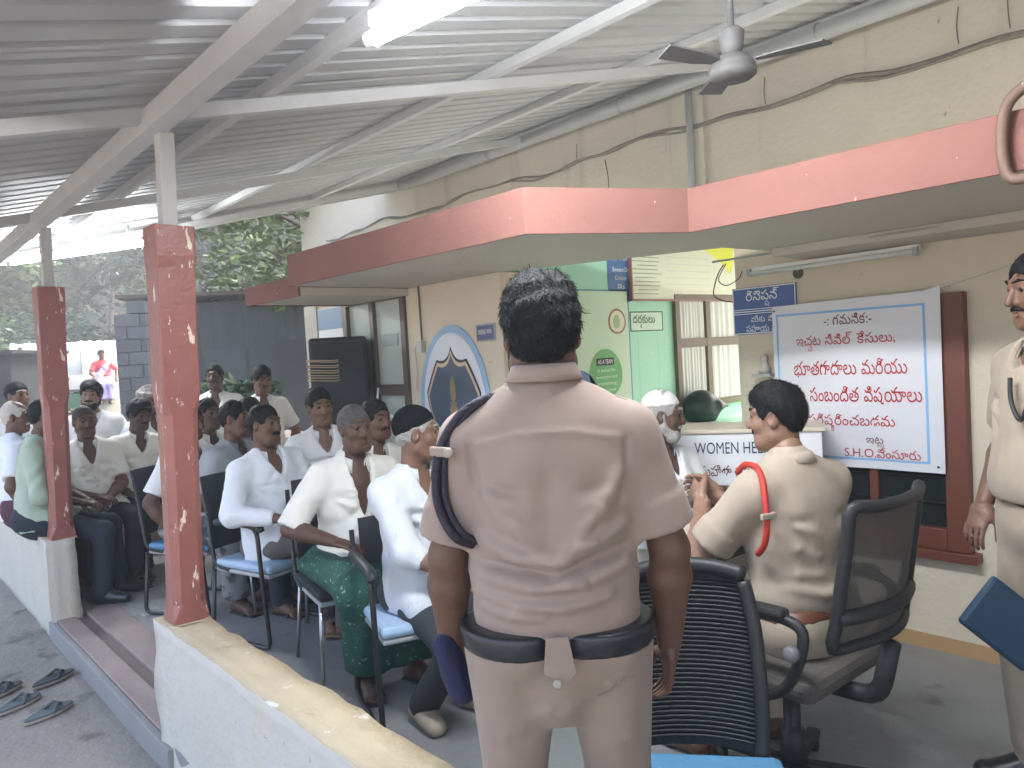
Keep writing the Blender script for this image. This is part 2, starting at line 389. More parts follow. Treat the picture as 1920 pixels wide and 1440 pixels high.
# bay wall with the frosted-glass doorway at its far end
DY0, DY1, DZ = 4.06, 4.84, 2.0
MB().bb((XB, YC1, -.05), (XB+.15, DY0, 1.97)).build('bay_wall', CREAM, bd)
MB().bb((XB, DY1, -.05), (XB+.15, YE, 1.97)).build('bay_wall', CREAM, bd)
MB().bb((XB+.151, YC1+.005, -.05), (XW-.001, YC1+.15, 2.3)).build('lobby_wall', GREEN, bd)
MB().bb((XW+.201, YC1+.005, -.05), (6.6, YC1+.15, 2.4)).build('lobby_wall', GREEN, bd)
MB().bb((XW, YC1+.005, -.05), (XW+.2, YC1+.15, 2.139)).build('lobby_wall', GREEN, bd)
MB().bb((XB+.152, YE-.12, -.05), (XW-.002, YE, 1.97)).build('end_wall', CREAM, bd)
MB().bb((XB-.015, 5.235, -.02), (XB-.0005, YE+.01, 1.968)).build('corner_pilaster', WHITEW, bd, bevel=.004)
# canopy slab: polygon in plan, fascia painted red, cream soffit
out = [(XW-.002, -8.1), (2.60, -8.1), (2.60, 1.84), (1.97, 2.12), (1.93, 4.02), (XW-.002, 4.02), (XW-.002, 3.302), (2.76, 3.302), (2.76, 3.148), (3.2, 2.08), (XW-.002, 2.05)]
FR = ((0, 0, 0), (1, 0, 0), (0, 1, 0), (0, 0, 1))
MB().prism(out, FR, 1.972, 2.14).build('canopy_slab', SOFFIT, bd)
for i in range(1, 5):
    a, b = Vector((*out[i], 2.056)), Vector((*out[i+1], 2.056)); d = (b-a).normalized(); nrm = Vector((d.y, -d.x, 0))
    if nrm.dot(Vector((0, 0, 2.056))-a) < 0 and i != 4: nrm = -nrm
    if i == 4: nrm = Vector((0, 1, 0))
    o_ = nrm*.006
    MB().bar(a+o_-d*.006, b+o_+d*(.006 if i < 4 else 0), .012, .174).build('fascia', PINK, bd, bevel=.003)
out2 = [(XW-.004, 4.03), (1.99, 4.03), (1.97, 4.72), (XW-.004, 4.72)]
MB().prism(out2, FR, 1.925, 2.02).build('canopy_slab', SOFFIT, bd)
MB().bar((1.98, 4.03, 1.975), (1.962, 4.73, 1.975), .012, .115).build('fascia', PINK, bd, bevel=.003)
MB().bar((1.962, 4.727, 1.975), (3.8, 4.727, 1.975), .012, .115).build('fascia', PINK, bd, bevel=.003)
# beam under the canopy along the main wall, strip with a down pipe above the inner corner
MB().bb((3.50, -8.1, 1.93), (XW-.003, 2.0, 1.9715)).build('lintel_beam', SOFFIT, bd, bevel=.004)
MB().bb((XU-.04, 3.75, 2.25), (XU-.001, 4.1, 3.9)).build('pilaster', CREAM2, bd)
MB().tube([(XU-.07, 3.86, 2.25), (XU-.07, 3.86, 3.8)], .03, 10).build('down_pipe', GREYP, bd, smooth=True)
MB().bb((XW-.012, -8, .0), (XW-.001, YC0-.002, .07)).build('skirting', mat('skirting_paint', (.42, .27, .14), .6), bd)
# frosted glass door
dr = thing('glass_door', 'frosted glass door with bronze frame behind the loudspeaker', 'door', (XB, 4.45, 0))
def frame(mbx, x0, x1, y0, y1, z0, z1, wd):
    mbx.bb((x0, y0, z0), (x1, y0+wd, z1)); mbx.bb((x0, y1-wd, z0), (x1, y1, z1))
    mbx.bb((x0+.001, y0+wd, z1-wd), (x1-.001, y1-wd, z1)); mbx.bb((x0+.001, y0+wd, z0), (x1-.001, y1-wd, z0+wd)); return mbx
frame(MB(), XB-.02, XB+.06, DY0+.002, DY1-.002, 0, 1.968, .05).build('frame', ALU, dr)
MB().bb((XB-.018, 4.44, .05), (XB+.05, 4.485, 1.918)).build('mullion', ALU, dr)
MB().bb((XB-.012, 4.11, 1.30), (XB+.04, 4.439, 1.37)).build('transom', ALU, dr)
for (y0, y1, z0, z1) in ((4.112, 4.438, 1.371, 1.917), (4.112, 4.438, .051, 1.299), (4.487, 4.788, .051, 1.917)):
    MB().bb((XB+.01, y0, z0), (XB+.018, y1, z1)).build('pane', GLASSF, dr)
MB().bb((XB+.004, 4.19, 1.62), (XB+.009, 4.36, 1.70)).build('notice_strip', mat('faded_notice', (.3, .34, .34), .6), dr)
MB().tube(rnd([(XB-.02, 4.42, 1.35), (XB-.05, 4.40, 1.26), (XB-.05, 4.27, 1.18), (XB-.02, 4.25, 1.16)], .03), .008, 8).build('handle', WPRINT, dr, smooth=True)
# brown timber window in the main wall, behind the notice
wn = thing('timber_window', 'dark glass window with brown wooden frame behind the white notice', 'window', (XW, 1.8, .5))
frame(MB(), XW-.05, XW+.02, 1.25, 2.11, .50, 1.69, .10).build('frame', WOODW, wn, bevel=.004)
MB().bb((XW-.075, 1.22, .455), (XW+.01, 2.14, .499)).build('sill', WOODW, wn, bevel=.004)
MB().bb((XW-.04, 1.66, .601), (XW+.01, 1.70, 1.589)).build('mullion', WOODW, wn)
for (a, b) in ((1.351, 1.659), (1.701, 2.009)): MB().bb((XW-.015, a, .601), (XW-.008, b, 1.589)).build('pane', GLASSD, wn)
for z in (.72, .84, .96): MB().tube([(XW-.03, 1.35, z), (XW-.03, 2.0, z)], .006, 6).build('bar', BLACKM, wn)
# window with curtains in the lobby wall
YG = YC1+.005
ww = thing('curtained_window', 'olive framed window with white curtains in the green wall', 'window', (4.6, YG, 1.0))
OLV = mat('olive_frame', (.13, .11, .065), .5)
def frameY(mbx, y0, y1, x0, x1, z0, z1, wd):
    mbx.bb((x0, y0, z0), (x0+wd, y1, z1)); mbx.bb((x1-wd, y0, z0), (x1, y1, z1)); mbx.bb((x0+wd, y0+.001, z1-wd), (x1-wd, y1-.001, z1)); mbx.bb((x0+wd, y0+.001, z0), (x1-wd, y1-.001, z0+wd)); return mbx
frameY(MB(), YG-.03, YG-.001, 4.22, 5.2, 1.08, 1.86, .045).build('frame', OLV, ww)
MB().bb((4.57, YG-.028, 1.126), (4.62, YG-.003, 1.814)).build('mullion', OLV, ww); MB().bb((4.266, YG-.026, 1.50), (5.154, YG-.004, 1.56)).build('transom', OLV, ww)
CURT = mat('white_curtain', (.66, .70, .66), .8, .06, 3)
for (x0, x1) in ((4.27, 4.568), (4.622, 5.15)):
    m_ = MB(); n = 40; V = []
    for i in range(n+1):
        x = x0+(x1-x0)*i/n; yy = YG-.012+.006*math.sin(i*1.3)+.003*math.sin(i*.47+1)
        V += [(x, yy, 1.128), (x, yy-.002*math.sin(i), 1.812)]
    m_.add(V, [(2*i, 2*i+2, 2*i+3, 2*i+1) for i in range(n)]).build('curtain', CURT, ww, smooth=True)
# ------------------------------------------------------------------ figures: one continuous implicit surface per body / garment
def npv(*a): return np.array(a, float)
class Field:
    def __init__(s, lo, hi, h):
        s.h = h; s.lo = np.array(lo, float); s.n = np.maximum(4, np.ceil((np.array(hi)-s.lo)/h).astype(int)+1)
        s.ax = [s.lo[i]+h*np.arange(s.n[i]) for i in range(3)]; s.D = np.full(s.n, .5)
    def blk(s, lo, hi, pad):
        i0 = np.clip(np.floor((np.array(lo)-pad-s.lo)/s.h).astype(int), 0, s.n); i1 = np.clip(np.ceil((np.array(hi)+pad-s.lo)/s.h).astype(int)+1, 0, s.n)
        if np.any(i1 <= i0): return None, None
        sl_ = tuple(slice(a, b) for a, b in zip(i0, i1))
        P = np.stack(np.meshgrid(*[s.ax[k][sl_[k]] for k in range(3)], indexing='ij'), -1)
        return sl_, P
    def comb(s, sl_, d, k, sub=False):
        a = s.D[sl_]
        if sub:
            d = -d; hh = np.maximum(k-np.abs(a-d), 0)/max(k, 1e-6); s.D[sl_] = np.maximum(a, d)+hh*hh*k/4
        else:
            hh = np.maximum(k-np.abs(a-d), 0)/max(k, 1e-6); s.D[sl_] = np.minimum(a, d)-hh*hh*k/4
    def cone(s, p0, r0, p1, r1, k=.02, side=None, ratio=1., sub=False, cut0=False, cut1=False):
        """tapered limb; side/ratio widen the section along one direction; cut = flat end"""
        p0, p1 = np.array(p0, float), np.array(p1, float); rm = max(r0, r1)*max(1, ratio)
        sl_, P = s.blk(np.minimum(p0, p1)-rm, np.maximum(p0, p1)+rm, k+3*s.h)
        if sl_ is None: return s
        ba = p1-p0; L2 = ba@ba+1e-9; v = P-p0; t = np.clip(v@ba/L2, 0, 1); q = v-t[..., None]*ba
        r = r0+(r1-r0)*t
        if side is not None:
            sd_ = np.array(side, float); sd_ /= np.linalg.norm(sd_); qs = q@sd_; rest2 = np.maximum((q*q).sum(-1)-qs*qs, 0)
            kk = np.sqrt((qs/(r*ratio))**2+rest2/(r*r)); d = (kk-1)*np.minimum(r, r*ratio)
        else: d = np.sqrt((q*q).sum(-1))-r
        l = math.sqrt(L2)
        if cut0: d = np.maximum(d, -(v@ba)/l)
        if cut1: d = np.maximum(d, (v@ba)/l-l)
        s.comb(sl_, d, k, sub); return s
    def ell(s, c, r, k=.015, rot=None, sub=False):
        c, r = np.array(c, float), np.array(r, float); rm = max(r)
        sl_, P = s.blk(c-rm, c+rm, k+3*s.h)
        if sl_ is None: return s
        q = P-c
        if rot is not None: q = q@rot
        k0 = np.sqrt(((q/r)**2).sum(-1))+1e-9; k1 = np.sqrt(((q/(r*r))**2).sum(-1))+1e-9
        s.comb(sl_, k0*(k0-1)/k1, k, sub); return s
    def half(s, p, n, k=.004):
        """keep only the side opposite to n"""
        n = np.array(n, float); n /= np.linalg.norm(n)
        P = np.stack(np.meshgrid(*s.ax, indexing='ij'), -1); d = (P-np.array(p))@n
        a = s.D; hh = np.maximum(k-np.abs(a-d), 0)/k; s.D = np.maximum(a, d)+hh*hh*k/4; return s
    def fold(s, pts, wd, amp, flat=None):
        """ridge (amp>0) or crease (amp<0) along a polyline, tapering to its ends"""
        pts = [np.array(p, float) for p in pts]
        n = len(pts)-1
        lo, hi = np.min(pts, 0), np.max(pts, 0); sl_, P = s.blk(lo, hi, wd*2.6+(.05 if flat is not None else 0))
        if sl_ is None: return s
        best = np.full(P.shape[:3], 9.); tt = np.zeros(P.shape[:3])
        for i in range(n):
            ba = pts[i+1]-pts[i]; v = P-pts[i]; t = np.clip(v@ba/(ba@ba+1e-9), 0, 1); q = v-t[..., None]*ba
            if flat is not None: q = q-(q@flat)[..., None]*flat*.82
            dd = np.sqrt((q*q).sum(-1))
            mk = dd < best; best = np.where(mk, dd, best); tt = np.where(mk, (i+t)/n, tt)
        s.D[sl_] -= amp*np.exp(-(best/wd)**2)*np.sqrt(np.clip(np.sin(np.pi*(.06+.88*tt)), 0, 1)); return s
    def rip(s, amp, freq, seed, st=(1, 1, 1), sharp=1.):
        """cloth unevenness"""
        g = np.random.default_rng(seed); P = np.stack(np.meshgrid(*s.ax, indexing='ij'), -1)*np.array(st)
        w_ = np.sin(P@(g.normal(size=3)*freq*.6)+g.uniform(0, 6))*1.3
        tot = 0
        for i in range(3):
            d = g.normal(size=3); d /= np.linalg.norm(d); a = np.sin(P@d*freq*(1+.5*i)+w_*(1.2-.3*i)+g.uniform(0, 6)); tot = tot+np.sign(a)*np.abs(a)**sharp/(1+.5*i)
        s.D += amp*tot*.6; return s
    def mesh(s, smooth=0):
        V, Q = s._mesh()
        for _ in range(smooth):
            if not len(Q): break
            acc = np.zeros_like(V); cnt = np.zeros(len(V))
            for a, b in ((0, 1), (1, 2), (2, 3), (3, 0)):
                for c in range(3): acc[:, c] += np.bincount(Q[:, a], V[Q[:, b], c], len(V))+np.bincount(Q[:, b], V[Q[:, a], c], len(V))
                cnt += np.bincount(Q[:, a], minlength=len(V))+np.bincount(Q[:, b], minlength=len(V))
            V = V*.45+acc/np.maximum(cnt, 1)[:, None]*.55
        return V, Q
    def _mesh(s):
        D = s.D; I = (D < 0); n = D.shape; c = [slice(0, -1), slice(1, None)]
        cnt = sum(I[c[i], c[j], c[k]].astype(np.int8) for i in (0, 1) for j in (0, 1) for k in (0, 1))
        act = (cnt > 0) & (cnt < 8); idx = np.full(act.shape, -1, np.int64); ii = np.argwhere(act); m_ = len(ii)
        if m_ == 0: return np.zeros((0, 3)), np.zeros((0, 4), int)
        idx[act] = np.arange(m_); acc = np.zeros((m_, 3)); num = np.zeros(m_)
        off = [(i, j, k) for i in (0, 1) for j in (0, 1) for k in (0, 1)]
        val = {o: D[ii[:, 0]+o[0], ii[:, 1]+o[1], ii[:, 2]+o[2]] for o in off}
        for o in off:
            for ax in range(3):
                if o[ax] == 0:
                    q = list(o); q[ax] = 1; q = tuple(q); a, b = val[o], val[q]; mk = (a < 0) != (b < 0)
                    t = np.where(mk, a/np.where(mk, a-b, 1), 0); pos = np.tile(np.array(o, float), (m_, 1)); pos[:, ax] += t
                    acc += pos*mk[:, None]; num += mk
        V = s.lo+(ii+acc/num[:, None])*s.h; Q = []
        for ax in range(3):
            u, v_ = (ax+1) % 3, (ax+2) % 3
            a = [slice(None)]*3; b = [slice(None)]*3; a[ax] = slice(0, -1); b[ax] = slice(1, None)
            for q in (u, v_): a[q] = slice(1, -1); b[q] = slice(1, -1)
            A, B = I[tuple(a)], I[tuple(b)]; e = np.argwhere(A != B)
            if len(e) == 0: continue
            fl_ = A[e[:, 0], e[:, 1], e[:, 2]]; base = e.copy(); base[:, u] += 1; base[:, v_] += 1
            def cell(du, dv):
                q = base.copy(); q[:, u] -= du; q[:, v_] -= dv; return idx[q[:, 0], q[:, 1], q[:, 2]]
            q = np.stack([cell(1, 1), cell(0, 1), cell(0, 0), cell(1, 0)], 1); q[~fl_] = q[~fl_][:, ::-1]; Q.append(q)
        return V, np.concatenate(Q)
def join(parts):
    V, F, n = [], [], 0
    for v, f in parts:
        V.append(v); F.append(f+n); n += len(v)
    return np.concatenate(V), np.concatenate(F)
def mesh_obj(name, VF, mt, parent, **kw):
    V, F = VF; me = bpy.data.meshes.new(name); me.vertices.add(len(V)); me.vertices.foreach_set('co', V.astype(np.float32).ravel())
    me.loops.add(F.size); me.loops.foreach_set('vertex_index', F.astype(np.int32).ravel()); me.polygons.add(len(F))
    me.polygons.foreach_set('loop_start', np.arange(0, F.size, 4, dtype=np.int32)); me.polygons.foreach_set('loop_total', np.full(len(F), 4, np.int32))
    me.polygons.foreach_set('use_smooth', np.ones(len(F), bool)); me.update(calc_edges=True); me.validate()
    me.materials.append(mt); o = bpy.data.objects.new(name, me); link(o, parent); return tag(o, **kw)
def rotz(a): return np.array([[math.cos(a), -math.sin(a), 0], [math.sin(a), math.cos(a), 0], [0, 0, 1]])
def rotx(a): return np.array([[1, 0, 0], [0, math.cos(a), -math.sin(a)], [0, math.sin(a), math.cos(a)]])
def roty(a): return np.array([[math.cos(a), 0, math.sin(a)], [0, 1, 0], [-math.sin(a), 0, math.cos(a)]])
def nrmz(v): v = np.array(v, float); return v/(np.linalg.norm(v)+1e-9)
def ik(a, t, l1, l2, pole):
    d = t-a; L_ = np.linalg.norm(d); L_ = min(max(L_, abs(l1-l2)+.01), l1+l2-.004); u = nrmz(d); t = a+u*L_
    x = (l1*l1-l2*l2+L_*L_)/(2*L_); hgt = math.sqrt(max(l1*l1-x*x, 0)); p = np.array(pole, float); p = nrmz(p-u*(p@u))
    return a+u*x+p*hgt, t
def head_mesh(s, h, fat=1., chin=1., beard=0, nose=1.):
    """head in its own frame: face +y, z up, origin at head centre"""
    f = Field(npv(-.115, -.14, -.27)*s, npv(.115, .15, .145)*s, h); S = lambda *a: npv(*a)*s
    f.ell(S(0, -.018, .030), S(.077, .097, .094), .01); f.ell(S(0, .028, -.025), S(.066*fat, .066, .085), .03*s)
    f.cone(S(-.026, .055, -.088), .026*s*chin, S(.026, .055, -.088), .026*s*chin, .035*s); f.cone(S(-.052*fat, .0, -.062), .025*s, S(-.02, .05, -.088), .025*s, .03*s); f.cone(S(.052*fat, .0, -.062), .025*s, S(.02, .05, -.088), .025*s, .03*s)
    for q in (-1, 1):
        f.ell(S(.040*q*fat, .062, -.020), S(.026, .022, .024), .02*s)
        f.cone(S(.012*q, .088, .034), .011*s, S(.048*q, .068, .036), .010*s, .014*s)
        f.ell(S(.031*q, .094, .014), S(.019, .017, .012), .008*s, sub=True)
        f.ell(S(.031*q, .074, .014), S(.015, .014, .012), .004*s); f.cone(S(.019*q, .0855, .0225), .0058*s, S(.044*q, .0795, .0215), .0056*s, .004*s); f.cone(S(.020*q, .0835, .0045), .0048*s, S(.043*q, .078, .0045), .0046*s, .004*s)
        f.ell(S(.079*q, -.006, .002), S(.010, .022, .034), .008*s, rot=rotz(-.35*q)); f.ell(S(.088*q, .004, .006), S(.006, .011, .017), .004*s, sub=True)
    f.cone(S(0, .087, .022), .010*s, S(0, .107*nose, -.022), .014*s, .012*s); f.cone(S(-.012, .092, -.026), .010*s, S(.012, .092, -.026), .010*s, .008*s)
    f.cone(S(-.019, .084, -.0545), .0080*s, S(.019, .084, -.0545), .0080*s, .006*s); f.cone(S(-.016, .083, -.0665), .0088*s, S(.016, .083, -.0665), .0088*s, .006*s); f.cone(S(-.014, .094, -.079), .006*s, S(.014, .094, -.079), .006*s, .008*s, sub=True); f.ell(S(0, .078, -.100), S(.018, .014, .014), .015*s)
    f.cone(S(-.028, .094, -.0600), .0030*s, S(.028, .094, -.0600), .0030*s, .003*s, sub=True)
    f.cone(S(0, -.025, -.05), .056*s, S(0, -.035, -.26), .060*s, .03*s)
    return f.mesh()
def hair_mesh(s, h, style, seed):
    """crop of hair wrapped over the skull; style: short, full, quiff, balding, shaved"""
    th = {'short': .010, 'full': .020, 'quiff': .010, 'balding': .009, 'shaved': .0035, 'cropped': .007}[style]
    f = Field(npv(-.13, -.155, -.15)*s, npv(.13, .14, .17)*s, h); S = lambda *a: npv(*a)*s
    f.ell(S(0, -.018, .030), S(.077, .097, .094)+th*s, .01)
    if style in ('full', 'quiff'): f.ell(S(0, .012, .085), S(.072, .078, .055)+th*s*.4, .03)
    f.cone(S(0, -.052, -.02), (.060+th*.3)*s, S(0, -.050, -.06), (.052+th*.1)*s, .02, side=(1, 0, 0), ratio=1.06)
    f.D += np.clip((.02*s-f.ax[2])/(.08*s), 0, 1)[None, None, :]*(th*1.15)*s
    f.rip(.0035*s if style != 'shaved' else .001, 95/s, seed); f.rip(.004*s if style in ('full', 'quiff') else .001, 45/s, seed+5)
    fz = {'balding': .055, 'quiff': .02}.get(style, .0)
    f.ell(S(0, .105, -.02), S(.082, .085, .092)+npv(0, 0, -fz*.2)*s, .01*s, sub=True)          # face
    f.ell(S(0, .07, -.075), S(.088, .078, .075), .015*s, sub=True)
    for q in (-1, 1): f.ell(S(.090*q, .006, -.016), S(.030, .033, .048), .006*s, sub=True)      # round the ears
    if style == 'balding': f.ell(S(0, .055, .115), S(.062, .085, .05), .02*s, sub=True)
    f.half(S(0, 0, -.038), (0, .18, -1)); f.half(S(0, .115, 0), (0, 1, 0))
    return f.mesh()
def strands(VF, n, ln, wd, seed, up=.0, flow=(0, -.3, -1), low=False):
    """loose tapered locks lying on the hair surface"""
    V, F = VF; g = np.random.default_rng(seed); cz = V[F].mean(1)[:, 2]; ok = np.flatnonzero(cz < cz.min()+.04) if low else np.flatnonzero(cz > cz.min()+.025); n = min(n, 3*len(ok)); fi = ok[g.integers(0, len(ok), n)]; A = V[F[fi]]
    c = A.mean(1); nn = np.cross(A[:, 1]-A[:, 0], A[:, 2]-A[:, 0]); nn /= np.linalg.norm(nn, axis=1)[:, None]+1e-9
    fl_ = np.array(flow, float)+g.normal(size=(n, 3))*.45; fl_ -= nn*(fl_*nn).sum(1)[:, None]; fl_ /= np.linalg.norm(fl_, axis=1)[:, None]+1e-9
    sd_ = np.cross(nn, fl_); L_ = ln*g.uniform(.5, 1.2, n)[:, None]; W_ = wd*g.uniform(.6, 1.2, n)[:, None]; u = (up*g.uniform(0, 1.4, n))[:, None]
    p0 = c-nn*.002; p1 = c+fl_*L_*.5+nn*(.0025+u*L_*.5); p2 = c+fl_*L_+nn*(.001+u*L_)
    VV = np.stack([p0-sd_*W_, p0+sd_*W_, p1+sd_*W_*.8, p1-sd_*W_*.8, p2+sd_*W_*.15, p2-sd_*W_*.15], 1).reshape(-1, 3)
    b = (np.arange(n)*6)[:, None]; FF = np.concatenate([b+np.array([[0, 1, 2, 3]]), b+np.array([[3, 2, 4, 5]])])
    return VV, FF
def hand_mesh(wr, d, nrm, thumb, h, s=1., curl=.45, spread=.10, index=None):
    """hand from wrist wr pointing along d, palm facing nrm, thumb to the +thumb side"""
    d = nrmz(d); nrm = nrmz(nrm-d*(np.array(nrm)@d)); sd_ = np.cross(d, nrm)
    if sd_@np.array(thumb) < 0: sd_ = -sd_
    f = Field(wr-.21*s, wr+.21*s, h); P = lambda a, b, c: wr+(d*a+sd_*b+nrm*c)*s
    f.cone(P(-.03, 0, 0), .022*s, P(.02, 0, 0), .0215*s, .01, side=sd_, ratio=1.22)
    f.cone(P(.012, .0, 0), .0165*s, P(.078, .002, .002), .0145*s, .015, side=sd_, ratio=2.55)
    f.ell(P(.035, .026, .010), npv(.02, .02, .02)*s, .015)
    for i, (o, l) in enumerate(((.030, .072), (.010, .080), (-.011, .074), (-.030, .058))):
        a = P(.080, o, .0); cu_a = curl*(.8+.14*i)
        if index is not None and i == 0: cu_a = index
        ang = cu_a*.7; r = .0088-.0006*(i == 3)
        for q, (fr_, r1) in enumerate(((.46, .0080), (.30, .0074), (.24, .0062))):
            dd = nrmz((d+sd_*o*spread*8)*math.cos(ang)+nrm*math.sin(ang)); b = a+dd*l*fr_*s
            f.cone(a, r*s, b, r1*s, .004); a = b; r = r1; ang += cu_a
    a = P(.022, .024, .006); b = a+nrmz(d*.7+sd_*.75+nrm*.35)*.042*s; c = b+nrmz(d*.95+sd_*.15+nrm*.45)*.034*s; e = c+nrmz(d*.9-sd_*.1+nrm*.5)*.024*s
    f.cone(a, .0145*s, b, .0115*s, .008); f.cone(b, .0108*s, c, .0092*s, .005); f.cone(c, .0092*s, e, .0070*s, .004)
    return f.mesh()
def skin(c, nm): return mat('skin_'+nm, c, .48, .09, 14, .12, 120, sss=.08, spec=.42)
EYEW = mat('eye', (.24, .215, .19), .25, .05, 5); IRIS = mat('iris', (.012, .009, .008), .15, .05, 5)
LIPS = mat('lips', (.11, .045, .035), .5, .1, 20)
def person(label, pos, yaw, floor=0., seat=None, s=1., h=.012, hh=.0062, sk=((.085, .042, .026), 'brown'), group=None,
           lean=.0, side=.0, twist=0., fat=1., belly=0., head=(0, 0, 0), neckf=.02,
           hl=None, hr=None, el=(-.7, -.6, -.4), er=(.7, -.6, -.4), palm_l=(0, 0, -1), palm_r=(0, 0, -1), th_l=(1, 0, 0), th_r=(-1, 0, 0), dir_l=None, dir_r=None, curl=(.45, .45),
           fl=None, fr=None, kl=(-.2, 1, .3), kr=(.2, 1, .3), hand_h=.0055,
           shirt=None, sleeve='half', tuck=False, open_neck=.06, collar=True, bottoms=None, kind='trousers', foot='sandal', shoe=None,
           hair='short', hairm=None, wz=.05, beltm=None, beltw=.024, hips=1., shz=.425, col_up=0., trap=0., bthick=.0025, neckl=.168, fk=1.9, hs=.95, front=True, wst=1., moust=0, beard=0, seed=1, cloth=.0035, folds=(), pfolds=(), strand=220, hide_legs=False, face_on=True, rollcuff=False, shirt_len=-.13, name='person'):
    """Build one clothed figure. Local frame: x right, y forward, z up from the floor below the pelvis. Returns (empty, joints)."""
    root = thing(name, label, 'person', (pos[0], pos[1], floor), -yaw, group)
    J = {}; up_ = npv(0, 0, 1)
    Rt = rotx(-lean) @ roty(side); tw = rotz(-twist)
    pel = npv(0, 0, (seat+.095) if seat is not None else .93*s); ta = Rt @ up_; xa = Rt @ tw @ npv(1, 0, 0); ya = np.cross(ta, xa)
    T = lambda x, y, z: pel+xa*x*s+ya*y*s+ta*z*s
    nb = T(0, -.012, .485); J.update(pel=pel, nb=nb, T=T, xa=xa, ya=ya, ta=ta)
    sh = {-1: T(-.172*fat**.5, -.012, shz), 1: T(.172*fat**.5, -.012, shz)}
    hd = rotz(-head[0]) @ rotx(-head[1]) @ roty(head[2]) @ np.diag([.97*hs, .93*hs, hs]); hc = nb+ta*neckl*s+(Rt @ tw @ npv(0, 1, 0))*(neckf)*s+hd @ npv(0, .012, 0); J.update(hc=hc, hd=hd)
    ua, fa = .285*s, .25*s
    def default_hand(q): return T(.25*q, .06, -.03)
    hw = {-1: np.array(hl, float) if hl is not None else default_hand(-1), 1: np.array(hr, float) if hr is not None else default_hand(1)}
    elb = {}
    for q, pole in ((-1, el), (1, er)): elb[q], hw[q] = ik(sh[q], hw[q], ua, fa, Rt @ tw @ npv(*pole))
    hip = {q: pel+xa*.092*q*s for q in (-1, 1)}; tl, sl2 = .425*s, .415*s; kn, an = {}, {}
    for q, t_, pole in ((-1, fl, kl), (1, fr, kr)):
        if t_ is None: t_ = (.12*q, .40 if seat is not None else 0, .085)
        kn[q], an[q] = ik(hip[q], np.array(t_, float), tl, sl2, pole)
    J.update(sh=sh, el=elb, hw=hw, hip=hip, kn=kn, an=an)
    allp = [pel, nb]+[d[q] for d in (sh, elb, hw, hip, kn, an) for q in (-1, 1)]
    lo = np.min(allp, 0)-.30; hi = np.max(allp, 0)+.30; lo[2] = max(lo[2], -.03); hi[2] = nb[2]+.16
    # ---- body
    f = Field(lo, hi, h)
    def torso(f, e, k=.05, b=belly):
        for (z0, w0, d0, z1, w1, d1) in ((-.03, .150, .105, .10, .138, .102), (.10, .138, .102, .26, .158, .108), (.26, .158, .108, .37, .160, .100), (.37, .160, .098, .435, .115, .075)):
            r0, r1 = d0*fat+e, d1*fat+e; f.cone(T(0, -.004, z0), r0*s, T(0, -.010, z1), r1*s, k, side=xa, ratio=(w0*fat+e+.004)/(d0*fat+e))
        for q in (-1, 1):
            f.cone(T(.05*q, -.012, .455), (.045+e)*s, sh[q]-xa*.01*q*s-ta*.012*s, (.052+e)*s, k)
        if b: f.ell(T(0, .055+b*.4, .10), npv(.125*fat, .075+b, .13)*s+e, .05)
    torso(f, -.012); f.cone(T(0, -.012, .40), .062*s, nb+ta*.06*s, .052*s, .03)
    armr = (.050*fat**.5, .041*fat**.5, .041*fat**.5, .0265)
    af = .78 if sleeve in ('long', 'roll') else 1.
    for q in (-1, 1):
        f.cone(sh[q], armr[0]*s*af, elb[q], armr[1]*s*af, .03); m_ = elb[q]*.72+hw[q]*.28
        am2 = .76 if sleeve == 'long' else (.86 if sleeve == 'roll' else 1.)
        f.cone(elb[q], armr[2]*s*af, m_, .043*s*fat**.5*am2, .02); f.cone(m_, .042*s*fat**.5*am2, hw[q], armr[3]*s, .02, side=np.cross(nrmz(hw[q]-elb[q]), npv(0, .4, 1)), ratio=1.12)
    if not hide_legs:
        for q in (-1, 1):
            f.cone(hip[q], .072*s, kn[q], .05*s, .03); c_ = kn[q]*.7+an[q]*.3
            f.cone(kn[q], .047*s, c_-npv(0, .012, 0), .050*s, .03); f.cone(c_, .046*s, an[q], .032*s, .03)
    parts = [f.mesh(1)]
    foot_dir = {}
    for q in (-1, 1):
        kd = kn[q]-hip[q]; fd = nrmz(npv(kd[0], kd[1], 0)) if seat is not None and np.hypot(kd[0], kd[1]) > .1 else npv(.17*q, 1, 0); fd = nrmz(fd+npv(.12*q, 0, 0)); foot_dir[q] = fd
    J['fd'] = foot_dir
    if not hide_legs and foot in ('bare', 'sandal'):
        for q in (-1, 1):
            a, fd = an[q], foot_dir[q]; g = Field(a-.26, a+.26, .008); sdv = np.cross(fd, up_)
            hz = a[2]-.085
            g.cone(a+npv(0, 0, .05), .033*s, a-npv(0, 0, .03), .034*s, .02); g.cone(a-fd*.035+npv(0, 0, -.05), .032*s, a+fd*.10+npv(0, 0, -.055), .026*s, .03, side=sdv, ratio=1.15)
            g.cone(a+fd*.02+npv(0, 0, -.02), .032*s, a+fd*.12+npv(0, 0, -.055), .024*s, .03, side=sdv, ratio=1.4)
            for i, o in enumerate((-.032, -.014, .003, .018, .032)):
                ln = .185-.009*abs(i-(0 if q > 0 else 4)); g.cone(a+fd*.12+sdv*o+npv(0, 0, -.062), .012, a+fd*ln+sdv*o*1.12+npv(0, 0, -.068), .010 if i not in (0, 4) else .0115, .006)
            parts.append(g.mesh())
    g_ = np.random.default_rng(seed*7+1); hv, hf = head_mesh(s, hh, fat=(.94+.06*fat)*g_.uniform(.90, 1.07), chin=g_.uniform(.82, 1.18), nose=g_.uniform(.97, 1.05)); parts.append((hv @ hd.T + hc, hf))
